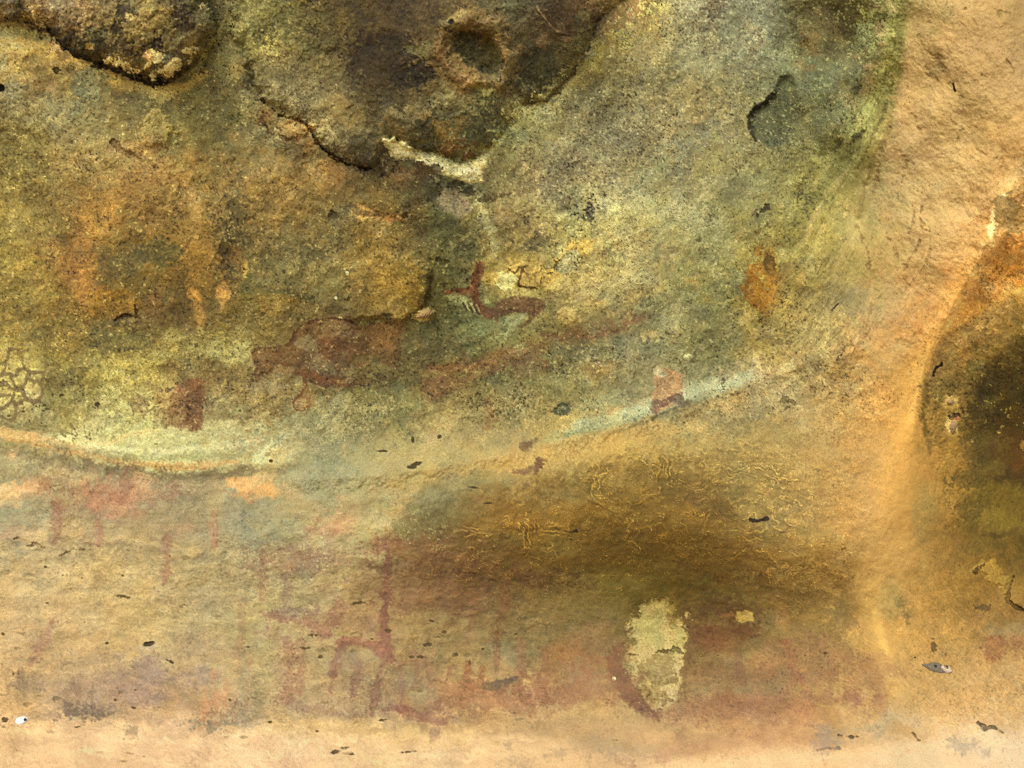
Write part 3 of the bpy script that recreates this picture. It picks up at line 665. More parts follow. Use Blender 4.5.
# ledge, bottom right
for (x, y, r, ry, rot, c, a) in [(40, 730, 60, 10, 0, (236, 188, 130), .4), (150, 742, 80, 10, 0, (240, 196, 140), .4), (80, 710, 20, 6, 0, (148, 124, 96), .65), (78, 712, 12, 5, 0, (126, 106, 84), .6), (135, 730, 5, 6, 0, (166, 142, 106), .6), (232, 716, 22, 6, 15, (142, 124, 92), .6), (250, 722, 16, 4, 0, (160, 140, 104), .5),
                                 (200, 726, 10, 4, 0, (150, 132, 100), .5), (213, 712, 3, 3, 0, (120, 104, 76), .5), (300, 722, 40, 6, -8, (222, 176, 112), .4), (320, 745, 60, 12, -10, (242, 200, 142), .45), (420, 738, 40, 8, 0, (232, 182, 112), .4), (600, 742, 30, 10, 15, (186, 156, 118), .4), (560, 725, 20, 4, 15, (186, 152, 112), .35), (630, 753, 20, 7, 0, (190, 160, 126), .35),
                                 (515, 764, 10, 5, 0, (180, 155, 118), .4), (640, 735, 60, 6, -10, (206, 152, 104), .4), (700, 745, 50, 8, 15, (196, 140, 100), .45), (730, 725, 60, 6, 10, (228, 174, 112), .45), (760, 740, 60, 12, 10, (222, 166, 110), .35), (825, 742, 8, 12, 20, (156, 128, 108), .6), (835, 738, 14, 8, 20, (180, 150, 122), .4), (880, 726, 20, 6, 20, (176, 154, 118), .5),
                                 (860, 760, 40, 8, 10, (232, 176, 124), .4), (950, 730, 40, 10, -15, (236, 190, 130), .4), (1000, 750, 40, 16, -20, (240, 206, 158), .45), (960, 742, 10, 4, -20, (166, 146, 110), .5), (975, 750, 14, 4, -20, (190, 172, 140), .4), (930, 700, 30, 12, -20, (214, 162, 92), .4), (790, 715, 60, 6, 5, (176, 120, 84), .4)]:
    P('b', (x, y, r, ry, rot), c, a, 6, 4, .4)
P('l', L(2, (838, 735), (850, 737), (860, 736)), (92, 70, 50), .75, 1.4, 1, .2, dh=-.006)
P('l', L(2, (913, 733), (918, 740), (926, 742)), (132, 96, 54), .7, 1.4, 1, .2, dh=-.006)
P('l', L(2, (978, 722), (986, 728), (994, 727), (1003, 733)), (126, 104, 72), .75, 1.6, 1, .2, dh=-.006)
P('l', L(2.4, (818, 750), (828, 748), (838, 748)), (140, 116, 96), .6, 1.6, 1, .2, dh=-.005)
P('l', L(5, (646, 716), (700, 740), (760, 722)), (190, 148, 96), .3, 3, 2, .3)

# ---- bright orange rib of the pillar, hollow at right
P('l', L(14, (1012, 185, 8), (996, 222, 14), (972, 268, 16), (950, 305, 18), (930, 340, 20), (914, 380, 24), (904, 420, 26), (897, 470, 30), (892, 530, 28)), (216, 160, 84), .5, 9, 3, .3)
P('l', L(14, (885, 540, 40), (878, 600, 30), (880, 640, 18), (886, 668, 14), (897, 690, 14)), (212, 162, 90), .5, 10, 3, .3)
P('l', L(7, (878, 615), (882, 640), (888, 662)), (240, 184, 102), .6, 5, 2, .2)
P('l', L(5, (1004, 196, 3), (994, 212, 6), (990, 230, 6), (993, 246, 3)), (250, 206, 140), .85, 2.5, 1.2, .05)  # edge highlight painted on the rib
P('l', L(4, (984, 248), (976, 265), (970, 278)), (244, 190, 120), .6, 3)
P('b', (1010, 215, 16, 18), (152, 118, 64), .75, 5, 2, .2)
P('b', (1005, 260, 26, 16, 15), (182, 122, 50), .65, 8)
P('l', L(8, (970, 320), (1000, 300), (1024, 290)), (196, 146, 72), .5, 6)
P('l', L(7, (944, 332), (958, 322), (978, 308)), (232, 172, 84), .6, 5)
P('l', L(16, (935, 385), (945, 350), (970, 335), (1000, 315), (1030, 300)), (152, 122, 72), .65, 8, 3, .25)
P('p', [(1060, 316), (1018, 352), (998, 374), (984, 398), (974, 430), (978, 465), (992, 490), (1060, 510)], (66, 50, 22), .8, 30, 7, .2)  # shade inside the hollow painted into its colour, deepened by the next blob
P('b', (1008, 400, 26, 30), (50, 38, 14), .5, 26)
P('b', (940, 400, 10, 34), (138, 108, 52), .55, 8)
P('l', L(5, (925, 380), (924, 420), (930, 450)), (112, 88, 36), .7, 4, 2, .2)
P('l', L(2.2, (933, 374), (936, 368), (942, 364)), (36, 26, 10), .9, 1.0, .8, 0, dh=-.004)
P('b', (950, 402, 7, 5), (206, 164, 104), .75, 2.5)
P('b', (952, 427, 6, 9), (218, 186, 142), .85, 2, 1.5, .25)
P('b', (956, 417, 3, 2), (50, 36, 22), .8, 1)
P('b', (958, 420, 2.5, 2), (180, 110, 80), .7, 1)
P('b', (1022, 446, 3, 3), (190, 150, 140), .8, 1)
for (x, y) in [(972, 441), (963, 520), (988, 523), (946, 531), (999, 432), (955, 527)]:
    P('b', (x, y, 1.6, 1.4), (212, 176, 118), .9, .7, .2, 0)
P('b', (990, 455, 26, 20), (96, 76, 44), .5, 10, brk=.6)
P('b', (1010, 450, 16, 16), (84, 50, 24), .5, 8)
P('b', (945, 480, 16, 40), (182, 136, 76), .5, 14)
P('b', (1000, 505, 34, 20), (120, 98, 42), .65, 12)
P('b', (975, 535, 24, 16), (112, 94, 46), .5, 10)
P('b', (925, 515, 10, 20), (160, 140, 88), .5, 8)
P('b', (945, 545, 18, 22), (158, 118, 66), .4, 12)
P('l', L(3, (985, 535), (1000, 536), (1014, 530)), (72, 58, 28), .6, 2.5)
P('p', [(974, 572), (982, 560), (994, 558), (1003, 566), (1008, 580), (1006, 592), (994, 584), (984, 578)], (194, 156, 84), .65, 3, 2, .2, dh=.008, hs=4)
P('l', L(2.4, (976, 574), (984, 564), (992, 556)), (96, 70, 34), .7, 1.6)
P('l', L(2.4, (1014, 576), (1010, 588), (1008, 600), (1014, 606), (1026, 611)), (74, 54, 24), .85, 1.5, 1, .1, dh=-.008)
P('b', (1016, 590, 10, 12), (176, 138, 76), .5, 5)
P('b', (900, 610, 10, 6), (118, 108, 68), .5, 4, brk=.5)
P('l', L(2, (898, 602), (904, 612), (906, 620)), (92, 82, 48), .6, 2)
P('b', (978, 609, 7, 2.5), (104, 82, 48), .65, 2)
P('b', (890, 600, 10, 20), (166, 146, 92), .4, 8)
P('l', L(1.6, (934, 638), (934, 652)), (118, 92, 46), .7, 1.2)
P('l', L(1.3, (916, 662), (915, 658)), (70, 50, 22), .8, .9)
P('b', (1006, 630, 16, 6), (166, 150, 110), .4, 5)

relief('p', [(1400, 150), (1040, 175), (1016, 205), (1006, 240), (975, 292), (950, 334), (934, 372), (932, 420), (944, 470), (950, 500), (990, 520), (1400, 560)], -.035, 16, 1.0)
relief('p', [(1400, 280), (1060, 310), (1010, 345), (985, 368), (968, 392), (958, 430), (962, 470), (985, 500), (1400, 520)], -.04, 34, 1.5)
relief('l', L(10, (1010, 190), (994, 232), (966, 280), (944, 322), (926, 360), (916, 400), (912, 440)), .015, 13, 1.0)
P('l', L(7, (1002, 230), (977, 274), (953, 314), (933, 346), (920, 384), (912, 425)), (232, 176, 98), .42, 4, 1.5, .25)  # highlight painted along the crest of the rib
for (x, y, rx, ry, rot, c_, a_) in [(985, 350, 20, 8, 35, (128, 104, 58), .6), (1010, 330, 20, 8, 25, (140, 112, 66), .5), (970, 372, 12, 6, 40, (116, 92, 46), .6), (950, 445, 10, 12, 0, (150, 112, 58), .5), (968, 480, 16, 10, 0, (98, 78, 42), .6), (995, 470, 14, 8, 10, (112, 92, 52), .5), (1012, 418, 12, 6, 20, (84, 56, 26), .5),
                                    (990, 405, 10, 5, 20, (88, 68, 36), .6), (1005, 488, 18, 6, 0, (120, 98, 48), .5), (1015, 470, 8, 8, 0, (104, 60, 30), .5), (975, 415, 6, 14, 10, (72, 56, 28), .5), (985, 440, 16, 6, -15, (104, 84, 52), .5), (1000, 520, 24, 8, 0, (130, 110, 50), .5), (965, 512, 10, 10, 0, (112, 90, 44), .5)]:
    P('b', (x, y, rx, ry, rot), c_, a_, 4, 3, .4)
# ================================================================== painted figures
RED = (104, 58, 38)
SPLIT = ('painted_grazing_animal.leg', 'painted_row_of_figures', 'painted_orange_streaks')
NSPLIT = {}
def pig(part, kind, data, col=RED, a=.8, soft=2, rough=1.2, brk=.3, **k):
    if part in SPLIT:
        NSPLIT[part] = NSPLIT.get(part, 0) + 1
        part = '%s#%d' % (part, NSPLIT[part])
    P(kind, data, col, a, soft, rough, brk, part=part, **k)

# horned head
pig('painted_antelope_head.horn', 'l', L(8, (480, 267, 8), (476, 276, 10), (473, 288, 9), (475, 300, 9), (481, 309, 10), (489, 314, 9)), (114, 62, 40), .74, 2, .6, .3)
pig('painted_antelope_head.ear', 'l', L(6, (446, 293, 3), (454, 292, 7), (464, 291, 8), (473, 288, 6)), (116, 66, 40), .9, 1.6, .8, .2)
pig('painted_antelope_head', 'l', L(3.6, (541, 308), (533, 317), (522, 327, 3)), (122, 80, 54), .6, 2, .6, .3)
pig('painted_antelope_head', 'p', [(486, 312), (494, 307), (503, 300), (516, 296), (530, 298), (540, 301), (543, 305), (541, 310), (532, 314), (518, 312), (508, 313), (500, 315), (497, 322), (492, 318)], (108, 68, 48), .66, 2.4, .7, .4)
P('b', (524, 303, 14, 3.5, 2), (118, 84, 60), .35, 3)
P('p', [(504, 318), (514, 315), (526, 314), (522, 321), (514, 326), (506, 323)], (146, 146, 104), .6, 2, 1)
P('b', (458, 300, 10, 4, -15), (160, 162, 112), .6, 3)
P('b', (486, 301, 4, 4), (172, 172, 118), .6, 2)
for (x, y) in [(463, 306), (469, 308), (474, 309)]:
    P('l', L(1.6, (x, y - 3), (x + 4, y + 4)), (72, 54, 34), .7, 1, .5)
    P('l', L(1.8, (x + 2.5, y - 4), (x + 6, y + 3)), (176, 176, 126), .6, 1, .5)

# big faded antelope body
BODY = [(262, 350), (276, 346), (292, 344), (297, 330), (304, 323), (318, 319), (336, 318), (350, 320), (358, 324), (376, 324), (396, 324), (402, 334), (402, 352), (398, 368), (404, 376), (386, 382), (368, 384), (348, 384), (336, 386), (318, 384), (306, 380), (290, 372), (272, 370), (262, 382), (252, 382), (256, 366), (254, 356)]
pig('painted_antelope_body', 'p', BODY, (98, 66, 42), .62, 2.5, 2.2, .4)
P('b', (378, 336, 22, 11), (128, 86, 42), .5, 5)
P('b', (335, 348, 22, 14), (108, 66, 42), .5, 6)
P('b', (280, 358, 22, 8), (118, 84, 54), .5, 5)
P('b', (333, 328, 14, 8), (146, 118, 76), .5, 5, 2, .3)
P('l', L(1.8, (300, 326), (316, 320), (334, 318), (350, 321), (357, 325)), (80, 48, 30), .8, 1.4, .8)
P('l', L(2.2, (262, 350), (276, 347), (291, 344), (297, 331), (303, 324)), (84, 54, 34), .65, 1.6, .9)
P('l', L(2.4, (300, 378), (318, 383), (345, 385), (372, 384), (402, 376)), (88, 58, 36), .6, 1.8, 1)
P('l', L(3, (254, 358), (256, 368), (252, 380)), (94, 62, 40), .6, 2, 1)
P('p', [(300, 338), (308, 334), (316, 342), (316, 352), (308, 352), (300, 346)], (140, 130, 98), .5, 3.5, 2.2, .3)
P('p', [(308, 358), (320, 356), (330, 364), (334, 374), (324, 374), (310, 366)], (134, 124, 90), .5, 3.5, 2.2, .3)
P('l', L(5, (282, 366), (300, 372), (320, 378), (344, 382)), (124, 78, 48), .6, 3, 1.5)
P('b', (376, 375, 24, 8), (130, 122, 72), .5, 5)
P('b', (364, 358, 10, 4), (104, 92, 50), .5, 3)
P('l', L(2.6, (306, 378), (304, 388), (299, 396)), (104, 66, 34), .8, 1.5, .8)
pig('painted_antelope_body.loop', 'l', L(3, (306, 398), (299, 396), (294, 402), (296, 408), (302, 410), (308, 406), (309, 400), (306, 398)), (116, 70, 36), .8, 1.4, .7, .2)
P('b', (302, 403, 5, 4.5), (150, 122, 74), .8, 2)
P('b', (310, 396, 6, 6), (140, 110, 60), .5, 3)
P('b', (290, 369, 7, 2.4), (160, 142, 94), .5, 2)
P('b', (298, 384, 3, 6), (166, 152, 100), .5, 2)
P('b', (270, 386, 14, 8), (140, 134, 104), .6, 5)
P('b', (366, 378, 20, 1.2), (84, 62, 34), .5, 1)

# striped reddish band / second animal
pig('painted_faded_animal', 'p', [(424, 366), (440, 362), (470, 364), (500, 352), (540, 344), (548, 352), (520, 366), (500, 372), (470, 380), (448, 394), (430, 402), (424, 392)], (132, 90, 56), .5, 4, 2.5, .4)
P('b', (436, 385, 12, 14), (124, 84, 54), .5, 5)
P('l', L(3, (402, 378), (440, 374), (480, 372)), (142, 128, 76), .5, 2.5)
pig('painted_small_figure', 'l', L(7, (487, 398, 5), (490, 410, 8), (486, 424, 8), (498, 420, 4)), (150, 106, 62), .6, 3, 2, .35)
P('b', (480, 412, 5, 8), (170, 150, 92), .5, 3)
pig('painted_twin_marks', 'l', L(8, (526, 446), (534, 442, 6)), (118, 82, 58), .65, 3, 1.5, .35)
pig('painted_twin_marks', 'l', L(7, (514, 472, 5), (526, 472, 6), (536, 467, 8), (540, 460, 6)), (132, 92, 62), .7, 2.5, 1.5, .3)
P('b', (537, 466, 2.5, 5, -20), (104, 66, 48), .5, 2.5)
# red block on the yellow wall
pig('painted_red_block', 'p', [(176, 386), (190, 380), (204, 380), (203, 404), (202, 430), (192, 432), (180, 428), (168, 424), (170, 404)], (138, 92, 60), .66, 3, .8, .3)
P('l', L(15, (194, 388), (194, 422)), (122, 76, 46), .45, 3, .8, .3)
P('b', (166, 410, 14, 18), (168, 128, 82), .4, 7)
P('b', (141, 405, 8, 10, 30), (150, 122, 78), .6, 3)
P('l', L(1.5, (143, 410), (146, 404), (144, 400)), (94, 66, 38), .6, 1.2)
P('l', L(1.5, (166, 392), (174, 386), (178, 382)), (80, 60, 44), .6, 1.2)
# little stamp-like figure
pig('painted_stump', 'p', [(654, 376), (660, 369), (668, 368), (674, 371), (681, 374), (681, 396), (681, 402), (668, 408), (656, 412), (653, 400)], (184, 132, 84), .8, 1.8, 1, .2)
P('l', L(5, (657, 404), (668, 401), (680, 395)), (118, 80, 60), .8, 2, 1)
P('b', (678, 402, 5, 5), (126, 106, 80), .7, 2)
P('b', (661, 374, 5, 3.5), (178, 160, 118), .8, 2)
P('l', L(4, (656, 403), (656, 412)), (140, 96, 76), .6, 2)

# honeycomb net on the left edge
net = [((10, 349), (4, 372), (0, 376)), ((10, 349), (20, 350), (22, 360)), ((22, 360), (24, 368), (30, 372), (40, 372)), ((10, 374), (16, 376), (18, 370), (24, 368)), ((4, 374), (10, 374), (14, 384), (16, 388)), ((16, 388), (22, 388), (26, 382), (28, 374)),
       ((0, 384), (6, 382), (10, 388), (16, 390)), ((22, 388), (24, 396), (26, 400), (34, 402), (38, 400)), ((30, 380), (38, 382), (43, 388), (42, 396), (38, 401)), ((15, 390), (12, 400), (16, 404), (24, 400)), ((16, 404), (16, 412), (14, 418)), ((14, 418), (8, 420), (2, 416)), ((12, 400), (6, 408), (0, 409)),
       ((44, 372), (44, 378), (40, 383)), ((0, 396), (10, 395)), ((22, 352), (28, 350))]
NETREG = 'painted_net'
P('b', (14, 382, 26, 36), (176, 156, 100), .5, 8, 3, .35)
P('b', (33, 391, 9, 8), (184, 164, 108), .5, 3)
NETS = []
for seg in net:
    NETS.append(seg)

# lower wall figures
PUR = (150, 92, 72)
pig('painted_long_neck', 'l', L(6, (388, 548, 5), (387, 575, 5), (386, 598, 7), (384, 618, 5), (386, 634, 6), (388, 646, 6)), (136, 78, 60), .75, 2.5, 1.5, .25)
P('l', L(6, (386, 596), (385, 614)), (112, 64, 54), .6, 2.5)
pig('painted_grazing_animal', 'l', L(9, (340, 642, 8), (356, 640, 9), (372, 646, 8), (382, 648, 14), (388, 655, 9)), (156, 88, 68), .72, 3, 1.8, .25)
pig('painted_grazing_animal.leg', 'l', L(7, (344, 644, 8), (336, 660, 7), (333, 676, 6), (330, 692, 5)), (156, 96, 76), .7, 2.5, 1.5, .3)
pig('painted_grazing_animal.leg', 'l', L(6, (358, 660, 8), (356, 680, 8), (354, 694, 6)), (152, 104, 82), .6, 2.5, 1.8, .3)
pig('painted_grazing_animal.leg', 'l', L(6, (384, 658, 5), (381, 672, 6), (378, 686, 6), (374, 704, 6), (372, 714, 4)), (154, 104, 80), .65, 2.5, 1.5, .3)
P('b', (350, 660, 14, 8), (156, 118, 94), .5, 5)
P('b', (362, 655, 12, 6), (150, 138, 106), .5, 5)
P('b', (385, 645, 9, 10), (160, 92, 72), .55, 4)
pig('painted_bent_animal', 'l', L(10, (322, 638, 8), (328, 628, 10), (336, 616, 7), (330, 612, 5)), (158, 106, 82), .6, 4, 2, .4)
pig('painted_sloping_band', 'l', L(6, (256, 612, 4), (280, 616, 5), (305, 622, 6), (330, 634, 8)), (166, 104, 84), .6, 3, 1.8, .35)
P('l', L(5, (256, 632), (280, 636), (288, 646)), (170, 116, 94), .4, 4)
pig('painted_upright_figure', 'l', L(8, (289, 560, 6), (287, 580, 8), (287, 600, 9), (284, 614, 6)), (154, 112, 92), .5, 4, 2, .4)
P('b', (306, 570, 10, 9), (136, 122, 104), .55, 5)
P('b', (296, 612, 14, 4), (138, 110, 96), .5, 4)
P('b', (300, 552, 24, 6, -15), (158, 120, 90), .45, 5)
pig('painted_floor_band', 'l', L(6, (282, 700, 10), (300, 706, 8), (330, 712, 5), (360, 718, 4)), (158, 118, 90), .5, 4, 2, .4)
P('b', (288, 664, 12, 30), (176, 130, 98), .4, 8)
pig('painted_crouching_figure', 'l', L(8, (384, 711, 4), (396, 707, 7), (404, 710, 12), (414, 714, 8), (430, 720, 6), (446, 722, 4)), (158, 100, 78), .68, 3, 1.6, .25)
pig('painted_crouching_figure', 'b', (404, 709, 7, 5), (152, 90, 72), .6, 3, 1.5, .3)
P('b', (434, 733, 7, 6), (156, 114, 88), .55, 3)
P('b', (456, 720, 5, 5), (168, 126, 96), .5, 3)
P('l', L(3, (440, 696), (441, 720)), (160, 120, 90), .45, 2.5)
pig('painted_small_animal', 'l', L(6, (430, 704, 5), (431, 698, 6), (438, 700, 6), (436, 706, 4)), (156, 92, 72), .68, 2, 1.2, .3)
for (x, y0, y1, w_, a_) in [(166, 540, 582, 6, .4), (214, 515, 548, 5, .35), (99, 520, 548, 5, .4), (262, 560, 600, 6, .3), (300, 640, 690, 9, .35), (288, 640, 700, 8, .3), (415, 655, 690, 6, .35), (428, 660, 700, 6, .3), (401, 665, 705, 6, .35), (520, 640, 690, 8, .35), (545, 650, 700, 8, .35), (470, 590, 640, 6, .3), (56, 500, 540, 6, .35), (240, 600, 650, 7, .25), (340, 600, 625, 6, .35)]:
    P('l', L(w_, (x, y0), (x + 2, (y0 + y1) / 2), (x - 1, y1)), (156, 98, 74), a_ * 1.45, 3, 1.6, .35)
for (x, y, rx, ry, a_) in [(480, 700, 50, 12, .35), (600, 650, 30, 26, .3), (570, 690, 50, 16, .35), (440, 600, 50, 14, .3), (290, 560, 40, 12, .25), (330, 620, 40, 10, .3), (120, 495, 40, 14, .3), (800, 660, 40, 26, .3)]:
    P('b', (x, y, rx, ry), (162, 100, 74), a_ * 1.3, 9, 5, .5)
pig('painted_row_of_figures', 'l', L(6, (451, 668, 6), (448, 676, 5)), (164, 104, 72), .6, 3, 1.5)
pig('painted_row_of_figures', 'l', L(7, (470, 664, 5), (467, 676, 7), (466, 686, 7)), (158, 92, 60), .65, 3, 1.5)
pig('painted_row_of_figures', 'l', L(5, (482, 668, 3), (480, 680, 5)), (160, 96, 62), .55, 3, 1.5)
pig('painted_row_of_figures', 'l', L(7, (496, 650, 5), (496, 664, 7), (495, 672, 5)), (150, 92, 66), .6, 3, 1.5)
P('l', L(16, (445, 690), (470, 694), (500, 700), (530, 704)), (188, 120, 80), .5, 8, 3, .3)
P('l', L(5, (488, 686), (505, 682), (516, 680)), (112, 92, 74), .6, 3)
P('b', (408, 680, 14, 10), (144, 134, 108), .45, 6)
P('b', (422, 696, 14, 8), (180, 164, 116), .4, 5)
P('l', L(2.5, (399, 680), (400, 700)), (160, 124, 96), .4, 2.5)
pig('painted_thin_leg', 'l', L(6, (512, 570, 8), (506, 586, 8), (500, 606, 6), (497, 640, 5)), (126, 76, 46), .6, 3.5, 2, .35)
P('b', (420, 604, 14, 3, 0), (120, 84, 58), .3, 3)
pig('painted_faint_smear', 'b', (142, 685, 28, 20), (162, 130, 108), .55, 10, 4, .3)
P('b', (148, 668, 10, 14), (160, 132, 112), .5, 7)
P('b', (150, 697, 8, 5), (136, 110, 96), .5, 5)
P('b', (100, 690, 30, 12), (176, 138, 108), .5, 12)
P('b', (203, 676, 12, 9), (158, 128, 108), .6, 7)
P('b', (205, 645, 22, 12), (180, 142, 104), .45, 10)
P('b', (195, 598, 34, 8), (170, 142, 104), .5, 9)
P('b', (28, 682, 14, 8), (146, 122, 96), .5, 7)
pig('painted_faint_streak', 'l', L(8, (52, 622, 5), (44, 636, 9), (38, 650, 8), (30, 664, 4)), (182, 128, 96), .55, 4, 2, .35)
P('l', L(5, (166, 545), (165, 560), (164, 580)), (180, 132, 100), .45, 4)
P('l', L(4, (98, 525), (99, 545)), (180, 124, 92), .5, 3)
P('l', L(5, (213, 520), (213, 545)), (186, 134, 100), .45, 4)
for k, (x, y0, y1, a) in enumerate([(206, 688, 718, .6), (213, 672, 716, .5), (219, 690, 722, .55), (226, 680, 716, .4), (238, 660, 712, .35), (250, 655, 710, .35)]):
    pig('painted_orange_streaks', 'l', L(4, (x, y0), (x - 1, (y0 + y1) / 2), (x - 3, y1)), (210, 142, 92), a, 3, 2, .35)
P('b', (245, 695, 10, 26), (150, 134, 104), .35, 8)
pig('painted_maroon_band', 'l', L(14, (655, 716, 6), (690, 711, 13), (735, 704, 13), (780, 702, 15), (830, 699, 9), (862, 698, 4)), (160, 104, 76), .5, 7, 4, .5)
P('b', (705, 708, 18, 10), (166, 116, 82), .4, 7)
pig('painted_red_animal', 'p', [(688, 626), (704, 624), (730, 622), (760, 628), (760, 634), (730, 638), (722, 648), (708, 652), (700, 646), (692, 640)], (116, 66, 40), .65, 4, 2.5, .35)
pig('painted_red_animal.leg', 'l', L(6, (738, 650, 5), (738, 668, 7), (742, 684, 6)), (128, 82, 60), .5, 4, 2, .4)
P('b', (722, 645, 20, 9), (142, 82, 50), .5, 6)
pig('painted_slanted_strokes', 'l', L(8, (786, 640, 6), (790, 660, 8), (797, 676, 8), (802, 686, 5)), (152, 86, 64), .6, 4, 2, .35)
P('b', (782, 620, 6, 10), (186, 126, 82), .5, 5)
pig('painted_dark_stain', 'b', (866, 672, 26, 18), (158, 102, 70), .5, 10, 4, .4)
P('b', (862, 700, 12, 5), (164, 100, 74), .3, 6)
pig('painted_red_patch', 'p', [(986, 640), (996, 636), (1006, 640), (1002, 648), (998, 658), (988, 662), (982, 656)], (158, 96, 60), .65, 4, 2, .3)
P('b', (1016, 642, 8, 6), (166, 108, 66), .5, 4)
P('b', (568, 650, 12, 12), (160, 100, 64), .4, 6)
P('b', (596, 662, 10, 6), (172, 100, 64), .45, 5)
P('b', (556, 676, 20, 10), (160, 112, 74), .4, 8)
P('b', (586, 686, 30, 10), (176, 120, 88), .35, 8)
P('b', (560, 720, 60, 10), (214, 166, 110), .35, 9)
P('l', L(9, (400, 544), (450, 555), (500, 568), (540, 574)), (132, 86, 54), .28, 6, 3, .4)

# pits in the lower wall
PITS = [(148, 644, 8, 2.6, 14), (107, 643, 2.4, 1.6, 0), (107, 643, 2.2, 1.8, 0), (169, 661, 4, 1.5, -30), (122, 596, 5, 1.5, -8), (82, 578, 2, 1.3, 0), (13, 674, 1.7, 1.7, 0), (5, 720, 4.6, 3, 0), (46, 567, 3.4, 1.3, -5), (85, 622, 1.8, 1.2, 0), (47, 603, 2.2, 1.0, 0), (3, 634, 1.6, 1.2, 0), (248, 647, 4, 1.2, 0),
        (389, 630.5, 2.8, 1.4, 0), (432, 621, 3, 1.6, -20), (444, 632, 2.4, 1.4, 0), (437, 637, 3, 1.2, 0), (425, 645, 5, 1.4, 0), (412, 657, 2.4, 1.1, 0), (420, 657, 3, .9, 0), (456, 655, 4.2, 1.6, 0), (483, 649, 2, 1.2, 0), (317, 635, 2.6, 1.0, 0), (320, 657, 2.4, 1.4, 0), (358, 603, 6, 1.6, 5), (340, 605, 14, .8, 0), (303, 648, 7, .9, 0), (311, 635, 3, 1, 0),
        (382, 720, 4.6, 1.5, 5), (317, 731, 2.2, 1.2, 0), (270, 722, 2, 1, 0), (347, 747.5, 4, 1.2, 5), (353, 754.5, 3.4, 1.1, -5), (335, 752, 5, 1.5, 10), (618, 740, 4.4, .9, 0), (144, 756.5, 1.6, 1.0, 0), (77, 727, 3, .9, 0), (134, 708, 3, 1.2, 0), (516, 634, 1.6, 1, 0), (372, 639, 2, 1, 0), (760, 575, 2, 1, 0), (826, 653, 1.8, .9, 0),
        (805, 655, 1.6, 1.2, 0), (823, 545, 3.5, 1.0, 0), (845, 548, 3, 1.0, 20), (890, 398, 1.2, 1.6, 0), (788, 402, 1, 1, 0), (123, 576, 1.5, 1, 0), (183, 605, 5, .9, 0), (135, 690, 1.6, 1, 0), (408, 752, 5, .9, 5), (470, 662, 1, 2, 0), (63, 575, 2, .8, 0), (170, 556, 1.6, .8, 0), (115, 700, 1.5, 1, 0), (230, 700, 1.5, 1, 0)]
for (x, y, rx, ry, rot) in PITS:
    if rx > 9:
        continue
    P('b', (x, y, rx * .66, ry * (.75 if rx < 7 else 1), rot), (96, 70, 38) if rx != 8 else (60, 44, 20), .72, .9, .7 if rx > 2.5 else .4, 0, dh=-.0012 if rx != 8 else -.005, hs=1.6)
setpart('slot', 'b', (148, 644, 9, 3.4, 14), .3)
P('l', L(2.5, (139, 648), (150, 648), (156, 646)), (172, 152, 124), .6, 1.3, .5, 0)
rng = np.random.default_rng(12)
for k in range(70):
    x = rng.uniform(0, 520); y = rng.uniform(545, 765)
    w = rng.uniform(1.5, 4)
    P('b', (x, y, w, w * .35, rng.uniform(-8, 8)), (132, 102, 62), rng.uniform(.25, .5), .9, .6, 0, dh=-.0008, hs=1.4)
print('painted', round(time.time() - T0, 1))

# thin scaly ridges of the brown hollow
for pts in [[(575, 483), (590, 480), (605, 472), (622, 468), (640, 467), (655, 472), (668, 478), (674, 484)], [(650, 495), (672, 492), (682, 497), (686, 507), (698, 511), (702, 518), (700, 526)],
            [(500, 531), (512, 530), (530, 525), (548, 520), (560, 528), (578, 533)], [(602, 530), (606, 524), (620, 522), (632, 528), (630, 536), (615, 538), (603, 534), (602, 530)], [(632, 522), (648, 526), (660, 540), (672, 552), (700, 565)],
            [(735, 553), (750, 550), (762, 552), (768, 558), (776, 562)], [(728, 450), (742, 449), (752, 455), (765, 458), (772, 466)], [(596, 492), (604, 486), (616, 484), (622, 492), (614, 500)], [(470, 522), (484, 512), (500, 508), (512, 512), (508, 526)],
            [(486, 540), (500, 534), (520, 538), (540, 534)], [(700, 533), (716, 530), (732, 536), (738, 544), (728, 550)], [(740, 470), (756, 476), (768, 484), (790, 488)], [(745, 500), (760, 496), (776, 502), (792, 500)], [(690, 470), (702, 474), (700, 484), (690, 486)],
            [(640, 452), (652, 458), (664, 452), (676, 456)], [(618, 440), (630, 446), (640, 440), (644, 448)], [(580, 494), (592, 500), (606, 506), (620, 516)], [(520, 616), (540, 608), (556, 612), (566, 620)], [(526, 628), (536, 620), (552, 624)], [(780, 530), (800, 524), (820, 530)], [(776, 470), (796, 462), (820, 468)], [(430, 575), (450, 566), (470, 570), (500, 580)]]:
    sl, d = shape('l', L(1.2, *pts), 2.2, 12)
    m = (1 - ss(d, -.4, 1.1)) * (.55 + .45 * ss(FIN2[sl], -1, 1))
    C[sl] += m[..., None] * np.array([26, 19, 7], np.float32) * (.3 + .7 * ss(MED[sl] + .6 * MIDN[sl], -.8, .9))[..., None]  # highlight painted along the ridge line
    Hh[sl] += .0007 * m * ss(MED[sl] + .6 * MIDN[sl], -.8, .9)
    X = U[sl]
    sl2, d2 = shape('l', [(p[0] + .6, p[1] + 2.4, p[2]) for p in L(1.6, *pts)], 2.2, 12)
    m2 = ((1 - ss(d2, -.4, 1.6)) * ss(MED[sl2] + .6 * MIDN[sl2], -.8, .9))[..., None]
    C[sl2] *= 1 - .16 * m2  # matching shade painted just below the ridge
P('l', L(1.8, (750, 520), (758, 521), (768, 518)), (58, 42, 22), .8, 1.1, .8, .1)
P('l', L(1.6, (570, 532), (576, 531)), (58, 42, 22), .7, 1.1, .8, .1)
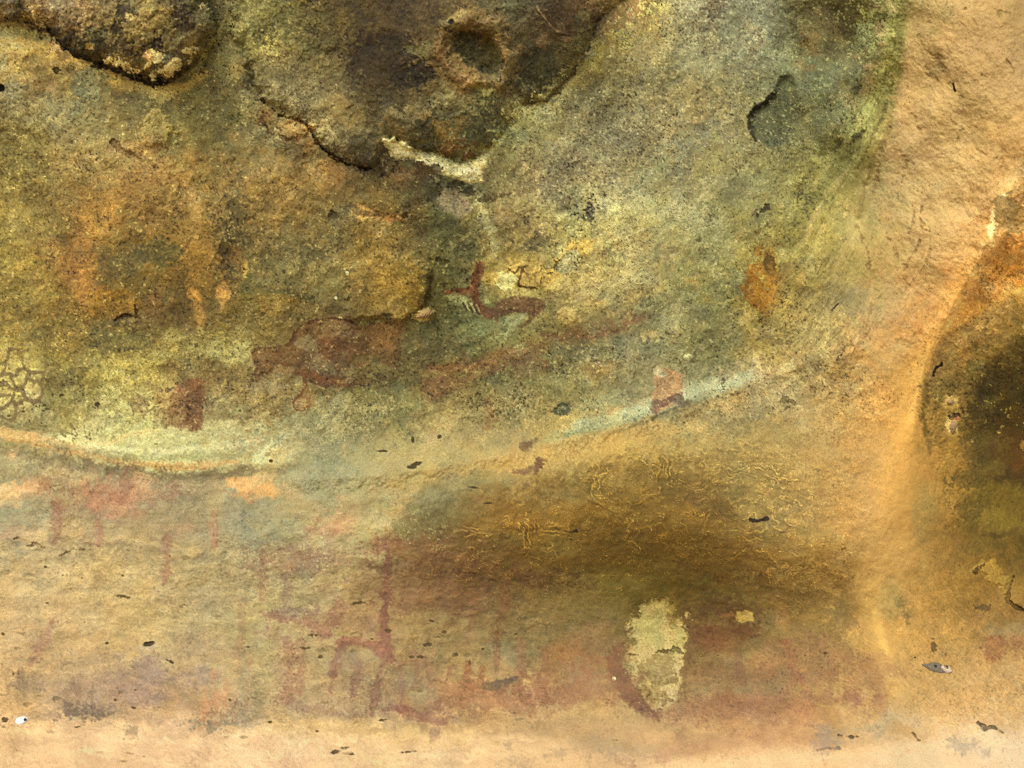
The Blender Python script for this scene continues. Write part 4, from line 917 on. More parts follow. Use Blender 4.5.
# wrinkles of the pillar
for pts, w_, a_ in [([(920, 240), (914, 252), (906, 265), (900, 280)], 2.2, .5), ([(922, 205), (920, 218), (922, 228), (928, 231)], 2, .6), ([(912, 200), (914, 215), (911, 232)], 2, .45), ([(930, 250), (926, 262), (918, 276), (906, 288)], 1.8, .4), ([(858, 222), (862, 240), (868, 252), (870, 268)], 2, .4),
                     ([(886, 232), (892, 244), (896, 256)], 1.8, .35), ([(918, 36), (922, 46), (930, 54), (944, 60)], 2.4, .4), ([(918, 64), (928, 76), (940, 82), (952, 84)], 2, .45), ([(965, 10), (968, 24)], 2, .3), ([(1000, 12), (1010, 14)], 2, .4), ([(908, 110), (916, 120), (920, 132)], 2, .35),
                    ([(936, 60), (948, 70)], 1.8, .3), ([(900, 150), (906, 166), (902, 182)], 2, .35), ([(950, 120), (960, 128), (958, 140)], 1.8, .25), ([(980, 150), (990, 158), (1004, 160)], 1.8, .3), ([(890, 118), (880, 150), (876, 180)], 2.6, .35), ([(870, 330), (860, 342), (852, 352), (842, 360)], 4, .4), ([(872, 300), (868, 320), (862, 334)], 3, .35),
                    ([(960, 96), (975, 100)], 1.6, .3), ([(1006, 60), (1014, 70)], 1.8, .3), ([(896, 340), (910, 344), (924, 342)], 1.6, .3)]:
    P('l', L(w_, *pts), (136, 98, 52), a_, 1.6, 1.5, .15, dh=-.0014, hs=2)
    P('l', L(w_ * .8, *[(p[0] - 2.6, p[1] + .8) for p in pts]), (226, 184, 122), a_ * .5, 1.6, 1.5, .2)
for pts, w_, c_, a_ in [([(900, 20), (890, 70), (872, 120), (846, 165), (815, 205), (785, 240)], 16, (128, 120, 58), .55), ([(896, 60), (884, 110), (866, 150), (848, 190), (830, 235), (812, 290)], 12, (146, 132, 66), .45),
                        ([(888, 110), (876, 150), (862, 190), (850, 240), (842, 290)], 10, (166, 146, 80), .4), ([(885, 66), (874, 98), (858, 128), (836, 158), (812, 188)], 4, (176, 166, 92), .45), ([(893, 80), (884, 112), (870, 142), (858, 168)], 3, (96, 84, 42), .5),
                        ([(868, 140), (850, 176), (832, 212), (818, 250)], 3.5, (176, 160, 92), .4), ([(876, 152), (864, 190), (856, 226)], 3, (120, 100, 50), .4), ([(858, 110), (838, 142), (812, 172), (790, 200)], 5, (112, 108, 62), .4),
                        ([(848, 170), (836, 184), (824, 200), (812, 222), (806, 244)], 3, (190, 164, 110), .5), ([(892, 110), (884, 150), (872, 200)], 2.5, (140, 110, 62), .35), ([(840, 200), (826, 240), (816, 280), (800, 330)], 5, (182, 164, 96), .35),
                        ([(824, 215), (806, 250), (790, 290), (776, 330)], 5, (150, 134, 66), .4), ([(866, 130), (856, 136), (850, 144)], 2.5, (60, 54, 26), .6), ([(862, 190), (846, 240), (834, 290), (826, 330)], 5, (196, 172, 108), .3)]:
    P('l', L(w_, *pts), c_, a_, max(2, w_ * .4), 1.6, .35)
    relief('l', L(w_ * .5, *pts), .0018 if c_[0] > 140 else -.0012, max(2.5, w_ * .4), 1.2)
# edge of the pillar against the green curl
P('p', [(908, -20), (914, -20), (930, -20), (926, 60), (916, 120), (904, 120), (906, 60)], (196, 150, 98), .55, 5, 2, .1)
P('l', L(9, (904, -10), (901, 20), (896, 50), (888, 80)), (118, 106, 54), .45, 5, 2, .3)
P('l', L(2.4, (524, 104), (546, 101), (569, 78), (587, 52), (593, 34), (598, 20), (613, 8), (626, -2)), (52, 42, 22), .55, 2.5, 1.5, .3)

# ================================================================== overall mottling
def region(kind, data, soft):
    sl, d = shape(kind, data, 6, soft + 20)
    m = np.zeros_like(U); m[sl] = 1 - ss(d, -soft, soft)
    return m


mBould = region('p', BOULDER, 6); mMass = region('p', MASS, 10)
mDark = np.maximum(mBould, mMass * .9)
mSlab = region('p', SLAB, 20)
mUpper = 1 - ss(V, 395, 450)
_pa = region('p', PILLAR, 20); _pb = region('p', PILLAR, 40); _t = ss(V, 60, 230)
mPillar = _pa * (1 - _t) + _pb * _t
mHollow = region('p', HOLLOW, 12)
mLedge = ss(V, 712, 745)
mRidge = region('p', [(440, 560), (500, 500), (590, 470), (660, 445), (760, 440), (850, 470), (860, 560), (800, 620), (700, 580), (600, 600), (480, 600)], 25)

hA = samp(T_hue, U, V); hB = samp(T_hue2, U, V)
lumc = C.mean(-1)
# tonal mottling
fib = np.zeros_like(U); fib2 = np.zeros_like(U)
for k in range(-4, 5):
    X = U + DX * k * .9; Y = V + DY * k * .9
    fib += samp(T_hair, X + 31, Y + 57)
    fib2 += samp(T_fine, X * 1.1 + 600, Y * 1.1)
fib /= fib.std(); fib2 /= fib2.std()
mCurl = region('p', [(905, -60), (900, 60), (870, 200), (900, 300), (860, 380), (770, 330), (760, 250), (820, 170), (880, 40)], 22)
aniso = np.clip(.9 * mCurl + .35 * mRidge, 0, 1)
iso = samp(T_fine2, U + 411, V + 77)
aniso = np.maximum(aniso, .55 * ss(V, 480, 530) * (1 - ss(V, 712, 745)))
fib = fib * aniso + HAIR * (1 - aniso); fib2 = fib2 * aniso + iso * (1 - aniso)
sharp = np.tanh(1.6 * MED); sharpm = np.tanh(2.0 * MIDN)
calm = np.clip(mPillar + mLedge, 0, 1)
# roughness of the skin comes and goes from place to place
rgh = .55 + .45 * ss(samp(T_broad, U + 333, V + 444) + .5 * samp(T_mid, U + 700, V + 30), -1.0, 1.2)
k_mid = (.022 + .022 * mUpper + .035 * mDark) * (1 - .75 * calm)
k_med = (.032 + .030 * mUpper + .055 * mDark) * (1 - .75 * calm)
mLow = ss(V, 470, 520) * (1 - mLedge) * (1 - mPillar)
k_fin = (.030 + .024 * mUpper + .030 * mDark + .02 * mSlab) * (1 - .70 * calm)
k_fib = (.022 + .016 * mUpper + .010 * mDark + .02 * mCurl) * (1 - .60 * calm)
g = 1 + k_mid * sharpm + rgh * (k_med * sharp + k_fin * (FIN * .8 + HAIR * .35) + k_fib * (fib * .6 + fib2 * .9)) + (.006 + .02 * mCurl + .012 * mRidge) * streak
# thin dark creases and pin-prick pits, pale raised grains
cr = np.abs(samp(T_edge, U * 1.7 + DX * 3 + 210, V * 1.7 + 130) + .20 * FIN)
cm = (1 - ss(cr, .0, .085)) * ss(samp(T_mid2, U + 640, V + 10), -.2, .9)
g -= cm * (.22 * mUpper * (1 - .6 * mPillar) + .09 + .12 * mDark) * (1 - .6 * mLedge)
pk = ss(FIN2 + .45 * MED + .5 * samp(T_mid, U + 50, V + 777), 1.9, 2.5)
g += rgh * pk * (1 - mHollow) * (.12 * mUpper * (1 - .7 * mPillar) + .06 + .10 * mDark) * (1 - .6 * mLedge)
pt = ss(-FIN - .4 * MED + .5 * samp(T_mid2, U + 20, V + 222), 1.7, 2.3)
g -= rgh * pt * (.22 * mUpper * (1 - .7 * mPillar) + .10 + .14 * mDark) * (1 - .5 * mLedge)
g = np.clip(g, .35, 1.9)
C *= g[..., None]
# hue drift: ochre <-> olive <-> grey
amp = (.6 + .4 * mUpper) * (1 - .7 * calm)
hA = np.tanh(1.3 * hA); hB = np.tanh(1.5 * hB) * (1 - .7 * calm)
C[..., 0] *= 1 + .018 * hA * amp + .012 * hB
C[..., 1] *= 1 + .004 * hA * amp - .003 * hB
C[..., 2] *= 1 - .045 * hA * amp - .020 * hB 
# grey-green wisps over the upper wall
w = ss(samp(T_mid, U + 400, V + 90) + .15 * streak, .7, 2.2) * mUpper * (1 - mPillar) * .35
C = C * (1 - w[..., None]) + (C.mean(-1, keepdims=True) * np.array([1.02, 1.04, .78], np.float32)) * w[..., None]
# thin flaking steps: the outlines where skins of rock have come away
def contours(t, X, Y, levels, w):
    n = samp(t, X, Y)
    gx = np.gradient(n, us.astype(np.float32), axis=1); gy = np.gradient(n, vs.astype(np.float32), axis=0)
    gg = np.hypot(gx, gy) + .012
    line = np.zeros_like(n); step = np.zeros_like(n); low = np.zeros_like(n)
    for lv in levels:
        d_ = (n - lv) / gg
        line = np.maximum(line, 1 - ss(np.abs(d_), w * .3, w))
        low = np.maximum(low, np.exp(-((d_ + 1.8 * w) / (1.1 * w)) ** 2))
        step += ss(d_, -w, w)
    return line, low, step


T_flake = tex(30, 30, 150, 2.0); T_flake2 = tex(31, 10, 50, 1.8)
cdir = np.cos(TH); sdir = np.sin(TH)
f1, l1, s1 = contours(T_flake, U + WX * 2.2, V * 1.5 + WY * 2.2, (-1.3, -.7, -.1, .5, 1.1), .95)
f2, l2, s2_ = contours(T_flake2, U * .8 + WX * 1.5 + 500, V * 1.3 + WY * 1.5, (-.8, .3, 1.2), .9)
clus = np.zeros_like(U)
for (x, y, rx, ry) in [(625, 474, 56, 20), (500, 525, 46, 18), (190, 345, 70, 22), (760, 470, 40, 16), (690, 425, 40, 12), (640, 300, 40, 14), (290, 130, 40, 26)]:
    sl, d = shape('b', (x, y, rx, ry), 5, 40)
    clus[sl] = np.maximum(clus[sl], 1 - ss(d, -10, 12))
f2 *= clus; l2 *= clus; s2_ = s2_ * clus
gate = ss(samp(T_hue2, U + 55, V + 600) + .2 * MED, -.4, .8); gate2 = ss(samp(T_hue2, U + 355, V + 300) + .4 * MED, .2, 1.1)
dens = np.zeros_like(U)
for (x, y, rx, ry, rot, v) in [(630, 478, 62, 24, 0, 1.), (510, 535, 60, 30, 0, .9), (750, 490, 70, 50, -15, .75), (780, 550, 60, 30, -15, .6), (660, 520, 60, 34, -15, .5), (540, 615, 46, 20, 0, .5), (690, 425, 60, 16, 15, .5), (350, 590, 70, 30, 0, .45), (450, 580, 60, 30, 0, .4),
                               (880, 560, 50, 60, 0, .5), (980, 600, 50, 50, 0, .6), (850, 740, 120, 24, 0, .4), (980, 720, 60, 30, -20, .5), (190, 345, 80, 26, 0, .9), (270, 370, 60, 30, 0, .5), (290, 130, 50, 40, 0, .8), (120, 130, 60, 40, 0, .4), (390, 200, 60, 50, 0, .6), (560, 280, 60, 30, 20, .6), (100, 60, 90, 30, 0, .5), (440, 60, 120, 60, 0, .5),
                               (720, 290, 60, 24, 30, .6), (940, 60, 80, 90, 0, .35), (930, 200, 60, 90, 0, .4), (900, 320, 50, 40, 0, .5)]:
    sl, d = shape('b', (x, y, rx, ry, rot), 5, 40)
    dens[sl] = np.maximum(dens[sl], v * (1 - ss(d, -12, 14)))
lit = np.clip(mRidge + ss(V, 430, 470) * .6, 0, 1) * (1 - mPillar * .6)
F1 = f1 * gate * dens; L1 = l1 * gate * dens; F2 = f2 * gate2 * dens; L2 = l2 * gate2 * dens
C += (F1 + .4 * F2)[..., None] * (np.array([50, 38, 17], np.float32) * lit[..., None] - np.array([26, 24, 18], np.float32) * (1 - lit)[..., None])  # flake edges: painted highlight where lit is high, dark crack lines elsewhere
C *= (1 - .13 * (L1 + L2) * lit + .06 * (L1 + L2) * (1 - lit))[..., None]  # shade painted just below the highlighted edges
STEPS = dens * (.00075 * s1 + .0006 * s2_) * (.5 + .5 * gate)
# plates of the outer skin, slightly paler or darker, with thin edges
pn = samp(T_mid2, U + 333, V + 120) + .25 * MED
pl = ss(pn, .75, .95) * mUpper * (1 - mPillar) * .9; pd = ss(-pn, 1.0, 1.2) * mUpper * (1 - mPillar)
pe = np.exp(-((pn - .78) / .05) ** 2) * mUpper * (1 - mPillar)
C *= (1 + .10 * pl - .10 * pd - .14 * pe)[..., None]
Hh += .0009 * pl * (1 - mSlab * .6)
# lichen: pale yellow crumbs, thick in some places
LD = .20 * mSlab + .06 * mUpper * (1 - mPillar)
for (x, y, rx, ry, rot, v) in [(700, 212, 30, 18, 20, .85), (622, 225, 20, 24, 30, .8), (600, 268, 46, 26, 20, .5), (650, 50, 50, 30, 30, .35), (590, 140, 70, 50, 20, .15), (345, 425, 48, 18, 20, .95), (380, 408, 26, 12, 0, .8), (590, 362, 60, 14, 12, .6), (670, 318, 26, 12, 20, .7),
                               (720, 240, 30, 16, 30, .5), (545, 120, 26, 12, 30, .6), (490, 225, 12, 34, 0, .6), (200, 360, 70, 22, 0, .4), (120, 395, 50, 22, 0, .35), (600, 410, 60, 12, 15, .6), (520, 410, 30, 20, 0, .5), (680, 435, 40, 10, 10, .5), (460, 430, 40, 16, 0, .45), (365, 505, 40, 12, 0, .5), (420, 530, 40, 16, 0, .45), (280, 560, 60, 24, 0, .3),
                               (160, 70, 34, 10, 0, .6), (150, 98, 40, 10, 0, .5), (790, 380, 50, 16, 20, .5), (655, 655, 26, 50, 0, .3), (300, 100, 40, 16, 0, .4), (700, 420, 60, 12, 10, .5)]:
    sl, d = shape('b', (x, y, rx, ry, rot), 4, 30)
    LD[sl] = np.maximum(LD[sl], v * (1 - ss(d, -8, 10)))
lz = .75 * FIN2 + .55 * MED + .25 * iso + .25 * samp(T_mid, U + 900, V)
lich = ss(lz, 1.65 - 1.5 * LD, 1.95 - 1.5 * LD) * (LD > .02) * (1 - mDark * .6)
lc = np.array([198, 184, 128], np.float32)
C = C * (1 - .34 * lich[..., None]) + np.maximum(lc, C) * .34 * lich[..., None]
for seg in NETS:
    pig(NETREG, 'l', L(2.6, *seg), (112, 92, 60), .72, 1.5, .5, .1)
lg2 = (1 - ss(np.abs(lz - 1.5 + 1.5 * LD), 0, .22)) * (LD > .15) * .12
C *= (1 - lg2)[..., None]
dk = ss(-FIN2 - .4 * MED + .4 * samp(T_mid, U + 100, V + 600), 1.2, 2.0) * (mUpper * (1 - .7 * mPillar) + .25)
C = C * (1 - .38 * dk[..., None]) + C * np.array([.5, .46, .40], np.float32) * .38 * dk[..., None]
# scaly outlines of thin flakes in the ridged zone
rn = np.abs(samp(T_mid2, U * 1.6 + WX * 5, V * 2.6) + .35 * MED)
ridge = (1 - ss(rn, .0, .16)) * mRidge
C = C + ridge[..., None] * np.array([52, 40, 18], np.float32) * (.55 + .3 * MED[..., None])  # highlight painted along the noise ridges
Hh += .0010 * ridge

# relief detail, measured along the surface's own normal: less where the rock turns away
def turn(h):
    d = BASE - h
    x = (U - 512) / 512 * HALF * d; z = -(V - 384) / 512 * HALF * d
    q = np.stack([x, d, z], -1)
    a_ = np.gradient(q, axis=1); b_ = np.gradient(q, axis=0)
    n_ = np.cross(a_, b_); n_ /= np.linalg.norm(n_, axis=-1, keepdims=True) + 1e-12
    r_ = q / np.linalg.norm(q, axis=-1, keepdims=True)
    return np.abs((n_ * r_).sum(-1))


HSM = grid_interp(HG, 0, 128, 0, 128, U, V)
TURN = turn(HSM)
RL = .0030 * samp(T_broad, U, V) + .0015 * MIDN * (1 - .5 * mLedge) * (1 - .55 * mPillar) + .00040 * MED * (.7 + .7 * mDark + .4 * mUpper) + .00013 * FIN + .00030 * streak * (.25 + .75 * aniso) * (1 - .5 * mLedge) - .0006 * cm * (1 - .6 * calm)
# scalloped wrinkles down the pillar
pw = samp(T_mid, U * .9 + V * .15 + 120, V * .55 + 300)
RL += mPillar * .0010 * np.abs(samp(T_mid2, U * 1.1 + 40, V * .8)) + mPillar * .0005 * pw
# bedding lines in the lower left
st = samp(T_med, U * .22 + 50, V * 1.0 + WX * 2)
mL = ss(V, 500, 560) * (1 - ss(U, 480, 620))
RL += mL * .0004 * st
Hh += (RL + STEPS) * TURN
C *= (1 + .035 * st * mL)[..., None]
# pull stray hues a little towards the stone around them

base = np.stack([grid_interp(CGa[..., k], 0, 64, 0, 64, Uw, Vw) for k in range(3)], -1)
qs = C / C.mean(-1, keepdims=True); qb = base / base.mean(-1, keepdims=True)
C = C.mean(-1, keepdims=True) * (qs * .78 + qb * .22)
# mineral tone of each zone, as (x, y, red, green, blue) factors
TONE = [(64, 64, 1.12, 1.13, 1.13), (192, 64, 1.12, 1.09, 0.90), (320, 64, 1.20, 1.17, 1.08), (448, 94, 0.85, 0.90, 0.87), (576, 64, 0.94, 0.95, 0.98), (704, 64, 1.27, 1.21, 1.13), (832, 64, 1.12, 1.13, 1.00), (960, 124, 1.03, 1.07, 1.07), (64, 192, 1.24, 1.24, 1.20), (192, 192, 1.22, 1.27, 1.20), (320, 192, 1.07, 1.11, 1.06), (448, 222, 0.93, 0.88, 0.74), (576, 162, 1.20, 1.20, 1.20), (704, 192, 1.14, 1.12, 1.18), (832, 192, 1.12, 1.08, 1.06), (960, 222, 1.04, 1.08, 1.06), (64, 320, 1.20, 1.24, 1.23), (192, 320, 1.18, 1.17, 0.99), (320, 290, 1.27, 1.30, 1.35), (448, 350, 1.12, 1.14, 1.05), (576, 360, 1.12, 1.15, 1.24), (704, 320, 1.18, 1.14, 1.11), (832, 320, 1.07, 1.05, 1.01), (980, 320, 1.19, 1.20, 1.17), (64, 408, 1.26, 1.22, 1.19), (232, 418, 1.05, 1.01, 0.99), (350, 418, 1.08, 1.06, 1.10), (448, 448, 1.00, 1.05, 1.09), (606, 448, 1.08, 1.15, 1.24), (724, 458, 0.99, 1.07, 1.12), (832, 448, 0.99, 1.03, 0.99), (1000, 428, 1.09, 1.14, 0.77), (64, 520, 1.14, 1.23, 1.22), (192, 520, 1.17, 1.23, 1.18), (320, 520, 1.07, 1.17, 1.20), (448, 560, 1.06, 1.17, 1.07), (576, 560, 1.04, 1.07, 1.01), (704, 560, 0.86, 0.86, 0.72), (832, 560, 1.07, 1.14, 1.18), (960, 560, 0.93, 0.92, 0.81), (64, 670, 1.03, 1.08, 1.12), (192, 640, 1.12, 1.16, 1.17), (320, 670, 1.11, 1.24, 1.23), (448, 670, 1.06, 1.19, 1.24), (576, 670, 0.96, 1.08, 1.01), (720, 670, 1.12, 1.28, 1.26), (832, 670, 1.17, 1.29, 1.25), (975, 690, 1.09, 1.17, 1.20), (200, 750, 1.04, 1.07, 1.10), (600, 755, 1.01, 1.01, 1.02), (900, 750, 1.08, 1.14, 1.20), (60, 600, 1.05, 1.08, 1.13), (300, 600, 1.08, 1.19, 1.18), (702, 19, 1.33, 1.30, 1.22), (30, 200, 1.24, 1.19, 1.13), (972, 59, 0.97, 1.05, 0.99), (650, 300, 1.24, 1.21, 1.11), (600, 200, 1.10, 1.10, 1.13), (400, 750, 1.02, 1.04, 1.05), (50, 750, 1.01, 1.04, 1.05), (300, 750, 1.01, 1.02, 1.05), (500, 750, 0.99, 1.00, 1.00), (700, 752, 1.05, 1.10, 1.15), (800, 752, 1.05, 1.08, 1.12), (1000, 750, 1.05, 1.07, 1.12), (600, 735, 1.09, 1.09, 1.11), (120, 750, 1.02, 1.05, 1.07), (100, 725, 1.09, 1.10, 1.09), (300, 720, 1.04, 1.06, 1.11), (450, 720, 1.07, 1.13, 1.19), (750, 720, 1.02, 1.07, 1.07), (905, 450, 1.06, 1.07, 1.09), (905, 390, 1.12, 1.15, 1.22), (885, 590, 1.10, 1.09, 1.09), (1000, 500, 1.08, 1.08, 1.00), (450, 20, 0.96, 1.03, 0.89), (540, 80, 0.95, 0.95, 0.93), (600, 500, 0.97, 1.05, 1.14), (660, 520, 0.91, 0.95, 0.88), (500, 480, 0.95, 1.03, 1.05), (560, 620, 1.06, 1.11, 1.02), (860, 90, 1.03, 1.10, 1.00)]
if TONE:
    num = np.zeros(U.shape + (3,), np.float32); den = np.full(U.shape, 1e-6, np.float32)
    for (x, y, fr_, fg_, fb_) in TONE:
        w_ = np.exp(-((U - x) ** 2 + (V - y) ** 2) / (2 * 62. ** 2)) + 1e-5 / (1 + ((U - x) ** 2 + (V - y) ** 2) / 1e4)
        den += w_; num += w_[..., None] * np.log(np.array([fr_, fg_, fb_], np.float32))
    C = C * np.exp(num / den[..., None])
# crisp edges
def blur3(a):
    a = (np.roll(a, 1, 0) + 2 * a + np.roll(a, -1, 0)) / 4
    return (np.roll(a, 1, 1) + 2 * a + np.roll(a, -1, 1)) / 4
C = C + .9 * (C - blur3(blur3(C))) * (1 - .5 * calm)[..., None]
C = np.clip(C, 8, 250)
print('mottled', round(time.time() - T0, 1))

# ------------------------------------------------------------------ light of the shelter, from a grey rock then fitted, divided out of the colours
LG = [[(0.58,0.46,0.37), (1.35,1.21,1.31), (1.22,1.10,1.13), (2.64,2.63,4.11), (1.33,1.24,1.45), (1.40,1.30,1.31), (1.88,1.71,1.63), (1.44,1.29,1.25), (2.27,2.12,2.15)],
      [(1.45,1.29,1.22), (1.15,1.00,0.92), (1.50,1.34,1.35), (1.34,1.18,1.17), (0.88,0.76,0.69), (1.63,1.48,1.43), (1.77,1.60,1.55), (1.48,1.32,1.22), (1.76,1.61,1.52)],
      [(1.85,1.71,1.94), (1.88,1.77,2.19), (1.79,1.66,1.89), (1.50,1.36,1.50), (1.53,1.39,1.38), (1.71,1.55,1.50), (2.23,2.06,2.20), (1.99,1.82,1.74), (0.93,0.82,0.76)],
      [(1.97,1.82,1.89), (1.89,1.74,1.76), (1.89,1.73,1.76), (1.98,1.86,1.99), (2.18,2.02,2.12), (2.25,2.09,2.03), (2.35,2.18,2.19), (1.95,1.80,1.89), (0.88,0.77,1.02)],
      [(1.95,1.80,1.72), (2.08,1.92,1.88), (2.13,1.98,1.91), (2.11,1.96,1.93), (1.99,1.89,2.15), (1.95,1.86,2.61), (2.18,2.06,2.37), (1.82,1.68,1.73), (1.87,1.82,3.35)],
      [(2.40,2.26,2.28), (2.34,2.20,2.21), (2.46,2.30,2.32), (2.23,2.12,2.22), (2.28,2.17,2.39), (2.25,2.11,2.34), (2.44,2.34,2.80), (2.26,2.14,2.33), (2.38,2.27,2.54)],
      [(2.18,2.16,2.25), (2.35,2.27,2.23), (2.04,1.98,1.96), (2.36,2.27,2.25), (2.27,2.18,2.15), (2.29,2.19,2.17), (2.22,2.14,2.09), (2.45,2.33,2.27), (2.37,2.26,2.19)]]
lin = (C / 255.) 
lin = np.where(lin <= .04045, lin / 12.92, ((lin + .055) / 1.055) ** 2.4).astype(np.float32)
if LG is not None:
    LG = np.array(LG, np.float32)
    S = np.stack([grid_interp(LG[..., k], 0, 128, 0, 128, U, V) for k in range(3)], -1)
    lin = lin / S
else:
    lin = lin * .6
lin = np.clip(lin, .004, .85)
GREY = False
if GREY:
    lin[:] = .3

# ================================================================== geometry
D = BASE - Hh
PX = (U - 512) / 512 * HALF * D
PZ = CAMZ - (V - 384) / 512 * HALF * D
# foot of the ledge runs down to the ground outside the picture
CO = np.stack([PX, D, PZ], -1).reshape(-1, 3).astype(np.float32)
du = np.gradient(CO.reshape(NV, NU, 3), axis=1); dv = np.gradient(CO.reshape(NV, NU, 3), axis=0)
NRM = np.cross(du, dv); NRM /= np.linalg.norm(NRM, axis=-1, keepdims=True) + 1e-12
if NRM[NV // 2, NU // 2, 1] > 0:
    NRM = -NRM
NRM = NRM.reshape(-1, 3)
LIN = lin.reshape(-1, 3)
GRAIN = np.clip(1 - .7 * calm - .35 * ss(V, 450, 520), .2, 1).ravel()


def rock_material():
    m = bpy.data.materials.new('weathered_sandstone'); m.use_nodes = True
    nt = m.node_tree; nd = nt.nodes; lk = nt.links
    b = nd['Principled BSDF']; b.inputs['Roughness'].default_value = .86
    b.inputs['Specular IOR Level'].default_value = .22
    tc = nd.new('ShaderNodeNewGeometry')
    col = nd.new('ShaderNodeAttribute'); col.attribute_name = 'mineral'
    li = nd.new('ShaderNodeAttribute'); li.attribute_name = 'grain'

    def noise(scale, detail, rough=.6):
        n = nd.new('ShaderNodeTexNoise'); n.inputs['Scale'].default_value = scale; n.inputs['Detail'].default_value = detail; n.inputs['Roughness'].default_value = rough
        lk.new(tc.outputs['Position'], n.inputs['Vector']); return n
    n1 = noise(260, 4); n2 = noise(900, 2)
    mr = nd.new('ShaderNodeMapRange'); mr.inputs['From Min'].default_value = .25; mr.inputs['From Max'].default_value = .75; mr.inputs['To Min'].default_value = -.20; mr.inputs['To Max'].default_value = .20
    lk.new(n1.outputs['Fac'], mr.inputs['Value'])
    # sand grains
    vo = nd.new('ShaderNodeTexVoronoi'); vo.inputs['Scale'].default_value = 330
    lk.new(tc.outputs['Position'], vo.inputs['Vector'])
    gr = nd.new('ShaderNodeMapRange'); gr.inputs['From Min'].default_value = 0; gr.inputs['From Max'].default_value = 1; gr.inputs['To Min'].default_value = -.10; gr.inputs['To Max'].default_value = .10
    sep = nd.new('ShaderNodeSeparateColor'); lk.new(vo.outputs['Color'], sep.inputs[0]); lk.new(sep.outputs[0], gr.inputs['Value'])
    sm = nd.new('ShaderNodeMath'); sm.operation = 'ADD'; lk.new(mr.outputs['Result'], sm.inputs[0]); lk.new(gr.outputs['Result'], sm.inputs[1])
    am = nd.new('ShaderNodeMath'); am.operation = 'MULTIPLY_ADD'; lk.new(sm.outputs[0], am.inputs[0]); lk.new(li.outputs['Fac'], am.inputs[1]); am.inputs[2].default_value = 1
    mul2 = nd.new('ShaderNodeVectorMath'); mul2.operation = 'SCALE'
    lk.new(col.outputs['Color'], mul2.inputs[0]); lk.new(am.outputs[0], mul2.inputs['Scale'])
    lk.new(mul2.outputs[0], b.inputs['Base Color'])
    add = nd.new('ShaderNodeMath'); add.operation = 'MULTIPLY_ADD'; lk.new(n2.outputs['Fac'], add.inputs[0]); add.inputs[1].default_value = .4; lk.new(n1.outputs['Fac'], add.inputs[2])
    bp = nd.new('ShaderNodeBump'); bp.inputs['Strength'].default_value = .4; bp.inputs['Distance'].default_value = .0018
    lk.new(add.outputs[0], bp.inputs['Height']); lk.new(bp.outputs['Normal'], b.inputs['Normal'])
    return m


ROCK = rock_material()
SC = bpy.context.scene
COLL = SC.collection

j, i = np.meshgrid(np.arange(NV - 1), np.arange(NU - 1), indexing='ij')
F = np.stack([j * NU + i, (j + 1) * NU + i, (j + 1) * NU + i + 1, j * NU + i + 1], -1).reshape(-1, 4)
FID = PARTID[:-1, :-1].reshape(-1)


def empty(name, loc, label, cat, **kw):
    o = bpy.data.objects.new(name, None); COLL.objects.link(o); o.location = loc; o.empty_display_size = .1
    o['label'] = label; o['category'] = cat
    for k, v in kw.items():
        o[k] = v
    return o


def rock_mesh(name, ids, parent=None, label=None, cat=None, origin=(0, 0, 0)):
    sel = np.isin(FID, ids)
    f = F[sel]
    if not len(f):
        print('EMPTY', name); return None
    used, inv = np.unique(f, return_inverse=True)
    inv = inv.reshape(-1, 4)
    me = bpy.data.meshes.new(name)
    nf = len(f)
    me.vertices.add(len(used)); me.loops.add(nf * 4); me.polygons.add(nf)
    me.vertices.foreach_set('co', (CO[used] - np.array(origin, np.float32)).ravel())
    me.loops.foreach_set('vertex_index', inv.astype(np.int32).ravel())
    me.polygons.foreach_set('loop_start', np.arange(0, nf * 4, 4, dtype=np.int32))
    me.polygons.foreach_set('use_smooth', np.ones(nf, bool))
    me.update(calc_edges=True)
    a = me.attributes.new('mineral', 'FLOAT_COLOR', 'POINT')
    rgba = np.ones((len(used), 4), np.float32); rgba[:, :3] = LIN[used]
    a.data.foreach_set('color', rgba.ravel())
    a = me.attributes.new('grain', 'FLOAT', 'POINT'); a.data.foreach_set('value', GRAIN[used].astype(np.float32))
    me.normals_split_custom_set_from_vertices(NRM[used])
    me.materials.append(ROCK)
    o = bpy.data.objects.new(name, me); COLL.objects.link(o)
    if parent:
        o.parent = parent
    else:
        o.location = origin
    if label:
        o['label'] = label
    if cat:
        o['category'] = cat
    return o


